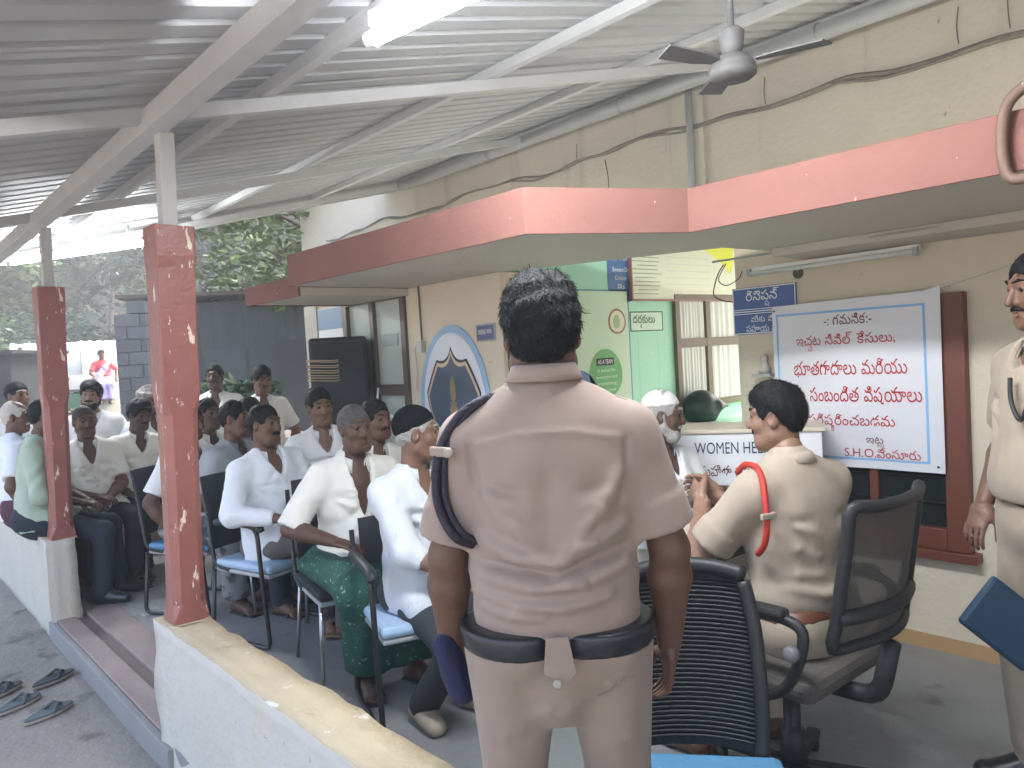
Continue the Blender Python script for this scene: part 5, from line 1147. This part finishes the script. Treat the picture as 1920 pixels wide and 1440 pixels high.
# --- officer seated in the swivel chair
R_, J = person('seated officer in pale khaki with red shoulder cord leaning on table', (2.365, 1.29), R(14), seat=.515, s=1.0, h=.009, hh=.0048, hand_h=.0045, sk=S4, fat=1.06, lean=.10, hs=.90, front=False, trap=1, col_up=.01, wz=.03, beltm=mat('brown_belt', (.12, .045, .025), .4, .1, 15), beltw=.02, shirt=KHAKI3, tuck=True, sleeve='half', rollcuff=True, bottoms=KHAKI3, foot='shoe', shoe=mat('brown_leather', (.12, .06, .035), .4, .1, 10), open_neck=0, hair='quiff', strand=2600, seed=33, cloth=.002, head=(-.55, .06, 0), moust=.8,
    hl=(-.135, .325, .955), hr=(-.035, .34, .955), el=(-.6, .35, -1), er=(.8, -.1, -1), palm_l=(1, 0, 0), palm_r=(-1, 0, 0), th_l=(0, -.2, 1), th_r=(0, -.2, 1), dir_l=(.25, .8, .35), dir_r=(-.25, .8, .35), curl=(.7, .7), fl=(-.16, .42, .085), fr=(.18, .36, .085),
    folds=[([(-.15, -.09, .12), (-.05, -.13, .09), (.08, -.13, .10)], .013, .009), ([(-.16, .0, .20), (-.12, -.09, .16), (-.04, -.13, .15)], .012, .008), ([(-.16, .02, .30), (-.12, -.08, .24), (-.05, -.12, .21)], .012, .008)])
T = J['T']
red = [T(-.15, .075, .485), T(-.155, .03, .512), T(-.165, -.03, .505), T(-.19, -.075, .47), T(-.212, -.10, .40), T(-.222, -.105, .33), T(-.222, -.085, .27), T(-.21, -.04, .235)]
lm(MB().tube(spl(red, 6), .0105, 8), 'lanyard', mat('red_cord', (.45, .035, .025), .5, .12, 30, .3, 150), smooth=True); lm(MB().box(T(-.218, -.112, .36), (.06, .014, .02)), 'cord_strap', KHAKI3, bevel=.004)
# --- officer at the right edge
R_, J = person('standing officer in pale khaki cut off by the right picture edge', (2.785, .68), R(-48), s=1.03, h=.010, hh=.005, sk=S3, fat=1.05, belly=.005, wz=.035, beltm=BELT, shirt=KHAKI3, tuck=True, sleeve='half', bottoms=KHAKI3, foot='shoe', open_neck=.02, hair='short', strand=900, moust=.9, seed=41, hl=(-.27, .10, .76), el=(-.7, -.6, 0), palm_l=(1, 0, -.3), th_l=(.4, 1, .3), curl=(.8, .4), head=(.05, .12, 0))
T = J['T']; lm(MB().tube(spl([T(-.14, .09, .42), T(-.12, .14, .34), T(-.09, .15, .28), T(-.05, .15, .33), T(-.04, .145, .40)], 6), .007, 8), 'lanyard', BLACKP, smooth=True)
R20, J20 = R_, J
fo = thing('blue_folder', 'dark blue hard folder hanging from the right edge officer hand', 'folder', (2.47, .71, .60), 0)
rm = Matrix.Rotation(R(-48), 3, 'Z') @ Matrix.Rotation(R(-38), 3, 'Y')
hpw = PM(R_) @ Vector(J['hand', -1])
MB().box((2.495, .73, .665), (.245, .022, .17), rm=Matrix((cr, -fw, cu_)).transposed() @ Matrix.Rotation(R(38), 3, 'Y')).build('case', mat('navy_plastic', (.018, .045, .085), .35, .1, 10), fo, bevel=.012); 
# --- man in white skull cap at the desk
R_, J = person('man in white skull cap and kurta sitting behind the standing officer', (2.86, 2.24), R(182), seat=.45, h=.011, sk=S2, shirt=WHT, sleeve='roll', bottoms=CREAMC, kind='lungi', hair='cropped', beard=1, hairm=GREYH, moust=1, seed=51, hl=(.02, .30, .86), hr=(.12, .28, .86), head=(-.6, .1, 0), collar=True, fl=(-.12, .42, .085), fr=(.12, .42, .085))
head_piece(R_, J, 'skull_cap', scap_fn, CAPW)
# --- the row facing the desk
R_, J = person('man in black cap and white checked shirt sitting in profile', (1.87, 2.80), R(178), seat=.455, h=.009, hh=.0048, hand_h=.005, sk=S3, shirt=mat('fine_check_white', (.58, .60, .64), .85, .05, 3, .2, 220, layers=[((.42, .45, .52), 60, .62, .05, (1, 1, .3))]), sleeve='roll', bottoms=DGREY, hair='cropped', hairm=GREYH, seed=61, head=(-.85, .05, 0), hl=(-.16, .30, .66), hr=(.08, .36, .64), fl=(-.10, .16, .085), fr=(.12, .10, .085), kl=(-.1, 1, .5), kr=(.1, 1, .5), foot='shoe', shoe=mat('beige_clog', (.33, .28, .21), .7, .1, 10), belly=.02, shirt_len=-.1)
head_piece(R_, J, 'knit_cap', cap_fn, CAPB)
person('man in V-necked white shirt and green printed lungi facing the camera', (1.91, 3.46), R(186), seat=.45, h=.0095, hh=.0048, hand_h=.0045, sk=S2, fat=1.05, shirt=WHT2, sleeve='elbow', bottoms=LUNGI, kind='lungi', open_neck=.15, hair='cropped', hairm=mat('salt_pepper_hair', (.07, .065, .062), .7, .4, 80, .4, 160), seed=71, lean=.05, side=-.03, head=(-.08, .05, .04), hr=(.20, .24, .70), hl=(-.14, .32, .64), er=(.8, -.3, -.6), fl=(-.10, .38, .085), fr=(.12, .34, .085), belly=.015, curl=(.4, .35))
R_, J = person('moustached man in white long sleeves with crossed legs holding a phone', (1.85, 4.24), R(170), seat=.45, h=.0095, hh=.0048, hand_h=.0045, sk=S1, fat=1.12, shirt=WHT3, sleeve='long', bottoms=GBROWN, hair='short', strand=500, moust=1.25, seed=81, lean=-.04, side=.05, head=(-.25, .0, -.05), hr=(.19, .30, .72), hl=(-.02, .33, .70), er=(.9, -.2, -.5), kr=(.0, 1, .5), fr=(-.22, .52, .27), fl=(-.12, .42, .085), belly=.04, curl=(.5, .35), palm_l=(.6, -.4, .2))
ph = MB().box((0, 0, 0), (.075, .012, .15), rm=Matrix.Rotation(R(70), 3, 'Y') @ Matrix.Rotation(R(20), 3, 'X')); o = ph.build('phone', BLACKP, bevel=.004); p_ = PM(R_) @ Vector(J['hand', -1]); o.location = p_+Vector((.0, -.02, .01)); tag(o, 'dark phone in the hands of the moustached man in long sleeves', 'phone')
# --- second row by the wall and behind
person('moustached man in white shirt peering over the V-necked man shoulder', (2.30, 3.92), R(188), seat=.44, h=.012, sk=S1, shirt=WHT2, bottoms=DGREY, moust=1.1, seed=91, side=-.07, head=(-.25, .05, .08), open_neck=.08, hide_legs=False)
person('thin man in grey-white shirt sitting below the loudspeaker', (2.27, 4.37), R(195), seat=.52, h=.012, sk=S3, shirt=WHT, sleeve='roll', bottoms=DGREY, seed=101, side=.06, head=(-.1, .12, .1))
person('man in grey shirt seen in profile right of the near post', (1.87, 4.93), R(150), seat=.46, h=.012, sk=S1, fat=1.12, shirt=GRYS, bottoms=DNAVY, seed=111, lean=.06, head=(-.15, .05, -.06), moust=.8, hl=(-.10, .17, .70), hr=(.10, .17, .69))
person('man in dark checked shirt behind the moustached man', (2.16, 5.30), R(165), seat=.46, h=.013, sk=S2, shirt=CHECK, bottoms=DGREY, seed=121, head=(0, 0, 0), moust=.8)
person('man in white shirt and checked lungi hidden behind the near post', (1.70, 5.18), R(150), seat=.45, h=.012, sk=S2, shirt=WHT, bottoms=CHECK, kind='lungi', seed=131, head=(.0, .1, 0))
person('man whose head shows just right of the near post', (2.02, 5.72), R(165), seat=.46, h=.014, sk=S2, shirt=WHT2, bottoms=DGREY, seed=141, hair='cropped')
person('moustached man in open white collar standing at the back', (2.62, 7.15), R(212), floor=-.12, s=1.0, h=.014, sk=S2, shirt=WHT2, bottoms=DGREY, moust=1., seed=151, head=(.05, -.08, .06), open_neck=.1)
person('man with swept hair standing at the back near the shrub', (2.80, 6.55), R(190), floor=-.12, s=.97, h=.014, sk=S3, shirt=WHT, bottoms=DNAVY, moust=.8, hair='full', strand=400, seed=161, head=(-.2, .1, 0))
# --- far end of the veranda
person('shaven headed man in white shirt with clasped hands', (1.38, 6.42), R(178), seat=.46, h=.011, sk=S1, fat=1.05, shirt=WHT2, bottoms=DGREY, hair='shaved', hairm=mat('stubble', (.04, .03, .025), .7, .2, 60), seed=171, side=.05, head=(-.02, .1, .06), hl=(-.03, .30, .66), hr=(.05, .29, .67), lean=.05, open_neck=.08, moust=0, belly=.02)
person('bearded young man with thick curly hair in the back row', (1.63, 7.35), R(200), seat=.62, h=.012, sk=S4, shirt=WHT, bottoms=DENIM, hair='full', strand=900, beard=1, moust=1, seed=181, head=(.1, -.05, -.07))
person('moustached man in white shirt and dark trousers on the bench wall', (1.73, 6.60), R(175), seat=.46, h=.011, sk=S2, shirt=WHT2, bottoms=DGREY, hair='full', strand=300, moust=1.1, seed=191, side=-.06, head=(-.2, .16, -.08), hl=(-.1, .33, .64), hr=(.16, .30, .64), lean=.08)
R_, J = person('old man in grey turban with white stubble in the back row', (2.06, 7.28), R(160), seat=.54, h=.012, sk=S1, shirt=WHT, bottoms=CREAMC, hair=None, hairm=GREYH, moust=1, seed=201, head=(-.1, .0, 0)); head_piece(R_, J, 'turban', turban_fn, TURB)
person('man in pale green shirt sitting on the low wall', (.955, 5.98), R(112), seat=.54, h=.0095, hh=.005, hand_h=.005, sk=S2, shirt=MINT, sleeve='roll', bottoms=DNAVY, seed=211, head=(-.05, .08, 0), hl=(.0, .28, .70), hr=(.10, .26, .70), fl=(-.08, .44, .085), fr=(.12, .36, .085), foot='shoe', lean=.10, moust=.8)
person('balding white haired man in white shirt at the left edge', (.955, 6.66), R(95), seat=.52, floor=0, h=.012, sk=S1, shirt=WHT3, bottoms=MAROON, kind='lungi', hair='balding', hairm=mat('white_hair', (.5, .47, .42), .7, .2, 60, .4, 160), seed=221, head=(.45, .05, 0), fl=(-.05, .30, .02), fr=(.2, .32, .02), moust=1)
person('dark haired man half hidden behind the white haired man', (1.12, 7.6), R(170), seat=.66, h=.014, sk=S3, shirt=WHT, bottoms=DGREY, seed=231, head=(-.3, 0, 0))
# ------------------------------------------------------------------ beyond the veranda
def leaf_tree(name, label, x, y, H, Rr, n, mt, seed, trunk=.16, z0=.35, group='trees beyond the yard', ls=.11, cat='tree'):
    g = np.random.default_rng(seed); t = thing(name, label, cat, (x, y, -.12), g.uniform(0, 6), group)
    m_ = MB(); m_.tube(spl([(0, 0, 0), (.1*Rr*.3, 0, H*.25), (-.05*Rr, .05, H*.5), (0, 0, H*.8)], 4), [trunk*(1-.75*i/12) for i in range(13)], 8)
    tips = []
    for k in range(9):
        a = g.uniform(0, 6.28); zz = H*(z0+.5*g.random()); e = Vector((math.cos(a)*Rr*.75, math.sin(a)*Rr*.75, min(H*.95, zz+H*.18))); m_.tube(spl([(0, 0, zz), tuple(e*.5+Vector((0, 0, zz*.5+.1))), tuple(e)], 3), [trunk*.35*(1-.8*i/6) for i in range(7)], 5); tips.append(e)
    m_.build('trunk', mat('bark', (.09, .07, .055), .9, .25, 10, .5, 30), t, world=False, smooth=True)
    nc = 26; C = np.stack([g.normal(size=nc)*Rr*.42, g.normal(size=nc)*Rr*.42, H*(z0+.12)+g.random(nc)*H*(.95-z0-.12)], 1); C = np.concatenate([C, np.array([tuple(e) for e in tips])]); rad = g.uniform(.22, .42, len(C))*Rr
    ci = g.integers(0, len(C), n); d = g.normal(size=(n, 3)); d /= np.linalg.norm(d, axis=1)[:, None]; P = C[ci]+d*(rad[ci]*g.random(n)**.4)[:, None]*npv(1, 1, .75)
    P[:, 2] = np.maximum(P[:, 2], .25)
    u = g.normal(size=(n, 3)); u[:, 2] *= .5; u /= np.linalg.norm(u, axis=1)[:, None]; v = np.cross(u, g.normal(size=(n, 3))); v /= np.linalg.norm(v, axis=1)[:, None]; sz = (ls*g.uniform(.6, 1.4, n))[:, None]
    VV = np.stack([P-u*sz, P+v*sz*.45, P+u*sz, P-v*sz*.45], 1).reshape(-1, 3); o = mesh_obj('crown', (VV, np.arange(4*n).reshape(-1, 4)), mt, t); return t
def leafmat(n, c): return mat(n, c, .55, .35, 1.2, spec=.3)
LG = [leafmat('leaf_mid', (.055, .10, .03)), leafmat('leaf_dark', (.03, .06, .025)), leafmat('leaf_light', (.085, .13, .04)), leafmat('leaf_blue', (.035, .075, .045))]
T_ = [('tall dark tree right of the block wall', 9.5, 27, 11, 4.2, 9000, 1), ('broad mid green tree behind the parked trailer', 6.5, 31, 10, 4.5, 9000, 0), ('light green tree at the far left of the yard', 3.0, 28, 6.5, 3.0, 7000, 2), ('blue green tree at the left picture edge', .5, 30, 9, 3.8, 7000, 3),
      ('leafy tree overhanging the left end of the building', 6.9, 12.0, 6.4, 2.6, 9000, 2), ('dark tree behind the shed', 13, 28, 11, 4.5, 8000, 1), ('tall tree standing behind the light green tree', 4.2, 36, 13, 5, 9000, 1), ('tree with small leaves far behind the trailer', 10, 40, 14, 6, 9000, 3)]
for i, (lb, x, y, H, Rr, n, k) in enumerate(T_): leaf_tree('leafy_tree', lb, x, y, H, Rr, n, LG[k], 300+i, ls=.15 if y > 20 else .09)
for i, (lb, x, y, H, Rr, n, k) in enumerate((('rounded bush left of the trailer', 3.2, 23, 2.3, 1.5, 3500, 2), ('bush behind the trailer', 7.2, 25.5, 3.2, 1.9, 4000, 0), ('low bush at the far left', 1.4, 24, 2.6, 1.8, 3500, 2), ('dense bush right of the low shed', 4.6, 26.5, 3.6, 2.2, 4500, 3), ('dense bush far left', 2.2, 26, 3.4, 2.4, 4500, 0))):
    leaf_tree('bush', lb, x, y, H, Rr, n, LG[k], 330+i, .05, .1, 'bushes in the yard', .10, 'bush')
leaf_tree('flowering_shrub', 'green shrub with pale blossoms behind the back row', 3.45, 8.7, 1.55, .5, 1500, LG[1], 350, .03, .35, None, .06, 'shrub')
# far wood closing the view
g = np.random.default_rng(77); n = 42000; th = g.uniform(R(-25), R(62), n); dist = g.uniform(52, 75, n); P = np.stack([np.sin(th)*dist, np.cos(th)*dist, g.random(n)**.8*(13+3*np.sin(th*17)+2.5*np.sin(th*41+1))], 1)
u = g.normal(size=(n, 3)); u /= np.linalg.norm(u, axis=1)[:, None]; v = np.cross(u, g.normal(size=(n, 3))); v /= np.linalg.norm(v, axis=1)[:, None]; sz = g.uniform(.25, .7, n)[:, None]
tag(mesh_obj('far_wood', (np.stack([P-u*sz, P+v*sz*.6, P+u*sz, P-v*sz*.6], 1).reshape(-1, 3), np.arange(4*n).reshape(-1, 4)), LG[3], None), 'distant mass of trees closing the view', 'trees', kind='stuff')
# trodden earth and weeds of the yard, a sheet just above the concrete
m_ = MB(); V = []; na = 40
for j in range(na+1):
    for i in range(na+1): x, y = -30+80*i/na, 9.6+70*j/na; V.append((x, y, -.112+.02*mnoise.noise(Vector((x*.4, y*.4, 3)))*(j > 0)+.012))
m_.add(V, [(j*(na+1)+i, j*(na+1)+i+1, (j+1)*(na+1)+i+1, (j+1)*(na+1)+i) for j in range(na) for i in range(na)]).build('yard_earth', mat('yard_earth', (.085, .085, .055), .95, .3, 1.2, .4, 20, layers=[((.04, .075, .025), 2, .5, .1, (1, 1, 1))]), smooth=True, kind='structure')
# block wall: every course of grey blocks
bw = thing('block_wall', 'grey concrete block wall standing beyond the bench wall', 'wall', (3.4, 13, -.12)); a0, a1 = Vector((3.33, 13.10, 0)), Vector((3.72, 12.80, 0)); dv = (a1-a0).normalized(); L_ = (a1-a0).length; an_ = math.atan2(dv.y, dv.x); BLK = [mat('block_%d' % i, (.075+.01*i, .08+.01*i, .088+.01*i), .9, .12, 6, .4, 40) for i in range(3)]
rnd_ = random.Random(3); me0 = None
for j in range(14):
    x = -.2 if j % 2 else 0
    while x < L_:
        x0, x1 = max(0, x), min(L_, x+.39)
        if x1-x0 > .05 and not (j >= 13 and x < .2):
            p = a0+dv*((x0+x1)/2); MB().box((p.x, p.y, -.12+.1+.2*j), (x1-x0-.012, .19+rnd_.uniform(-.004, .004), .188), an_).build('block', BLK[rnd_.randrange(3)], bw, bevel=.006)
        x += .4
MB().box(((a0+a1)/2+Vector((0, .012, 1.2))), (L_-.02, .165, 2.5), an_).build('mortar', mat('mortar', (.085, .088, .092), .9), bw)
sh_ = thing('dark_shed', 'dark grey shed with lean-to roof behind the standing men', 'shed', (5.4, 13.6, -.12)); s0, s1 = Vector((3.98, 14.5, 0)), Vector((7.6, 12.5, 0)); dv = (s1-s0).normalized(); an_ = math.atan2(dv.y, dv.x); mid = (s0+s1)/2; dn = Vector((-dv.y, dv.x, 0)); dn = dn if dn.y > 0 else -dn
SHD = mat('shed_grey', (.05, .058, .06), .8, .15, 2, .2, 20, layers=[((.05, .055, .06), 2, .55, .2, (1, 1, .3))])
m_ = MB(); nn = 46; V = []
for i in range(nn+1):
    p = s0+(s1-s0)*i/nn-dn*(.02 if i % 2 else 0); V += [(p.x, p.y, -.12), (p.x, p.y, 2.75)]
m_.add(V, [(2*i, 2*i+2, 2*i+3, 2*i+1) for i in range(nn)]).build('front_wall', SHD, sh_)
c_ = mid+dn*1.6; MB().box((c_.x, c_.y, 1.3), ((s1-s0).length-.05, 3.1, 2.8), an_).build('body', SHD, sh_); c_ = mid+dn*1.4; MB().box((c_.x, c_.y, 2.86), ((s1-s0).length+.3, 3.8, .06), an_).build('roof', mat('rusty_roof', (.07, .055, .045), .8, .2, 4), sh_)
c_ = mid+dv*.75-dn*.03; MB().box((c_.x, c_.y, .95), (.85, .06, 2.1), an_).build('door', mat('shed_door', (.035, .038, .04), .7, .2, 5), sh_); c_ = mid-dv*.6-dn*.03; MB().box((c_.x, c_.y, 1.55), (.7, .05, .7), an_).build('shutter', mat('shed_shutter', (.05, .06, .065), .7, .2, 5), sh_)
ls_ = thing('low_shed', 'low black tarpaulin shed at the left edge behind the men', 'shed', (2.3, 19.5, -.12)); s0, s1 = Vector((.4, 20.6, 0)), Vector((3.25, 18.6, 0)); dv = (s1-s0).normalized(); an_ = math.atan2(dv.y, dv.x); mid = (s0+s1)/2
BLKT = mat('black_tarpaulin', (.016, .02, .022), .8, .2, 3, .3, 8, spec=.08); MB().box((mid.x, mid.y+.8, 1.0), ((s1-s0).length, 2.0, 2.2), an_).build('body', BLKT, ls_, bevel=.05); MB().box((mid.x, mid.y+.7, 2.14), ((s1-s0).length+.3, 2.5, .07), an_).build('roof', BLKT, ls_)
for f_ in (.03, .35, .68, .97): p = s0+(s1-s0)*f_; MB().tube([(p.x, p.y-.35, -.12), (p.x, p.y-.35, 2.1)], .05, 8).build('prop', MATS['bark'], ls_)
# trailer with a rounded tarpaulin cover and a woman sitting on its edge
tr = thing('covered_trailer', 'white trailer with rounded grey and white tarpaulin cover', 'trailer', (5.0, 22.3, -.12)); rr = rt; ff = Vector((math.sin(YAW-.5), math.cos(YAW-.5), 0)); rr = Vector((ff.y, -ff.x, 0)); c0 = Vector((4.55, 22.9, 0)); an_ = math.atan2(rr.y, rr.x); TW = mat('trailer_white', (.52, .56, .56), .6, .08, 4)
MB().box(c0+Vector((0, 0, 1.22)), (2.5, 1.5, .07), an_).build('bed', mat('bed_dark', (.12, .12, .12), .7), tr); MB().box(c0-ff*.75+Vector((0, 0, 1.42)), (2.5, .05, .36), an_).build('side_board', TW, tr, bevel=.01); MB().box(c0+ff*.75+Vector((0, 0, 1.42)), (2.5, .05, .36), an_).build('side_board', TW, tr, bevel=.01)
for k, (x0, x1, mt) in enumerate(((-1.2, .35, mat('tarp_grey', (.22, .26, .29), .6, .1, 3, .3, 6)), (.36, 1.2, mat('tarp_white', (.62, .68, .72), .6, .06, 3, .3, 6)))):
    m_ = MB(); V = []; na, nb2 = 8, 14
    for i in range(na+1):
        x = x0+(x1-x0)*i/na
        for j in range(nb2+1):
            a = math.pi*j/nb2; sg_ = 1-.05*abs(math.sin(i*1.5)); V.append(c0+rr*x-ff*math.cos(a)*.73*sg_+Vector((0, 0, 1.60+math.sin(a)*.92*sg_)))
    m_.add(V, [(i*(nb2+1)+j, (i+1)*(nb2+1)+j, (i+1)*(nb2+1)+j+1, i*(nb2+1)+j+1) for i in range(na) for j in range(nb2)]).build('tarpaulin', mt, tr, smooth=True)
for q in (-.75, .75):
    for d_ in (-1, 1): MB().lathe([(0, -.09), (.30, -.09), (.36, -.06), (.36, .06), (.30, .09), (0, .09)], c0+rr*q+ff*.72*d_+Vector((0, 0, .24)), 20, Matrix.Rotation(an_, 3, 'Z') @ Matrix.Rotation(math.pi/2, 3, 'X')).build('wheel', BLACKP, tr, smooth=True)
MB().box(c0-ff*.79+Vector((.1, 0, .95)), (2.3, .04, .36), an_).build('green_panel', mat('trailer_green', (.05, .16, .10), .5), tr)
# chair for the woman, then the woman in a sari
pw = c0-ff*1.30+rr*.80; st_ = thing('plinth', 'white block where the woman in lilac sari sits', 'plinth', (pw.x, pw.y, -.12)); MB().box((pw.x, pw.y, .62), (.75, .6, 1.48), an_).build('block', WHITEW, st_, bevel=.02)
R_, J = person('woman in lilac sari and red blouse sitting by the trailer', (pw.x, pw.y), R(190), floor=.64, seat=.72, s=.96, h=.014, sk=S1, shirt=mat('red_blouse', (.45, .05, .06), .8), sleeve='half', bottoms=mat('lilac_sari', (.33, .30, .58), .75, .25, 12, .2, 100), kind='sari_skirt', hair='full', seed=401, collar=False, open_neck=0, hl=(-.3, .05, .85), hr=(.2, .3, .9), fl=(-.1, .35, .30), fr=(.1, .36, .30), head=(-.4, 0, 0))
f = Field(npv(-.4, -.3, .7), npv(.4, .4, 1.5), .014); T = J['T']
for (a, b, r0, r1) in (((-.16, .02, .46), (-.05, .11, .30), .05, .07), ((-.05, .11, .30), (.10, .12, .10), .07, .09), ((.10, .12, .10), (.16, .10, -.05), .09, .10), ((-.16, .02, .46), (-.14, -.12, .25), .05, .06), ((-.14, -.12, .25), (-.15, -.14, -.02), .06, .07)): f.cone(T(*a), r0, T(*b), r1, .04)
f.rip(.008, 40, 5); mesh_obj('sari_drape', f.mesh(), MATS['lilac_sari'], R_)
# odds and ends by the shrub
for i, (x, y, s_) in enumerate(((3.15, 8.45, .32), (3.5, 8.2, .28))):
    f = Field(npv(-.5, -.5, -.02), npv(.5, .5, .6), .02); f.ell(npv(0, 0, s_*.7), npv(s_, s_*.75, s_*.75), .03); f.ell(npv(.05, 0, s_*1.35), npv(.08, .08, .08), .05); f.rip(.015, 14, 9+i); f.half(npv(0, 0, 0), (0, 0, -1))
    t = thing('sack', ('white plastic sack lying beside the flowering shrub', 'smaller white sack in front of the flowering shrub')[i], 'sack', (x, y, .75), .4*i, 'white sacks'); mesh_obj('bag', f.mesh(), mat('white_sack', (.55, .57, .60), .6, .1, 4, .4, 10), t)
t = thing('brick_ledge', 'low cement ledge carrying the white sacks at the back', 'ledge', (3.4, 8.4, -.12)); MB().bb((2.85, 8.0, -.12), (4.1, 8.9, .75)).build('block', WHITEW, t, bevel=.01)

# closed box of thin, even haze, added to lay a pale lens-flare veil
hz = MB().bb((-92, -30, -1.2), (92, 96, 19)).build('haze', None, kind='stuff'); hz.data.materials.clear()
HM = bpy.data.materials.new('haze_veil'); HM.use_nodes = True; t_ = HM.node_tree; t_.nodes.remove(t_.nodes['Principled BSDF'])
pv = t_.nodes.new('ShaderNodeVolumePrincipled'); pv.inputs['Color'].default_value = (.92, .95, 1, 1); pv.inputs['Density'].default_value = .0075; pv.inputs['Anisotropy'].default_value = .35
t_.links.new(pv.outputs[0], t_.nodes['Material Output'].inputs['Volume']); hz.data.materials.append(HM)
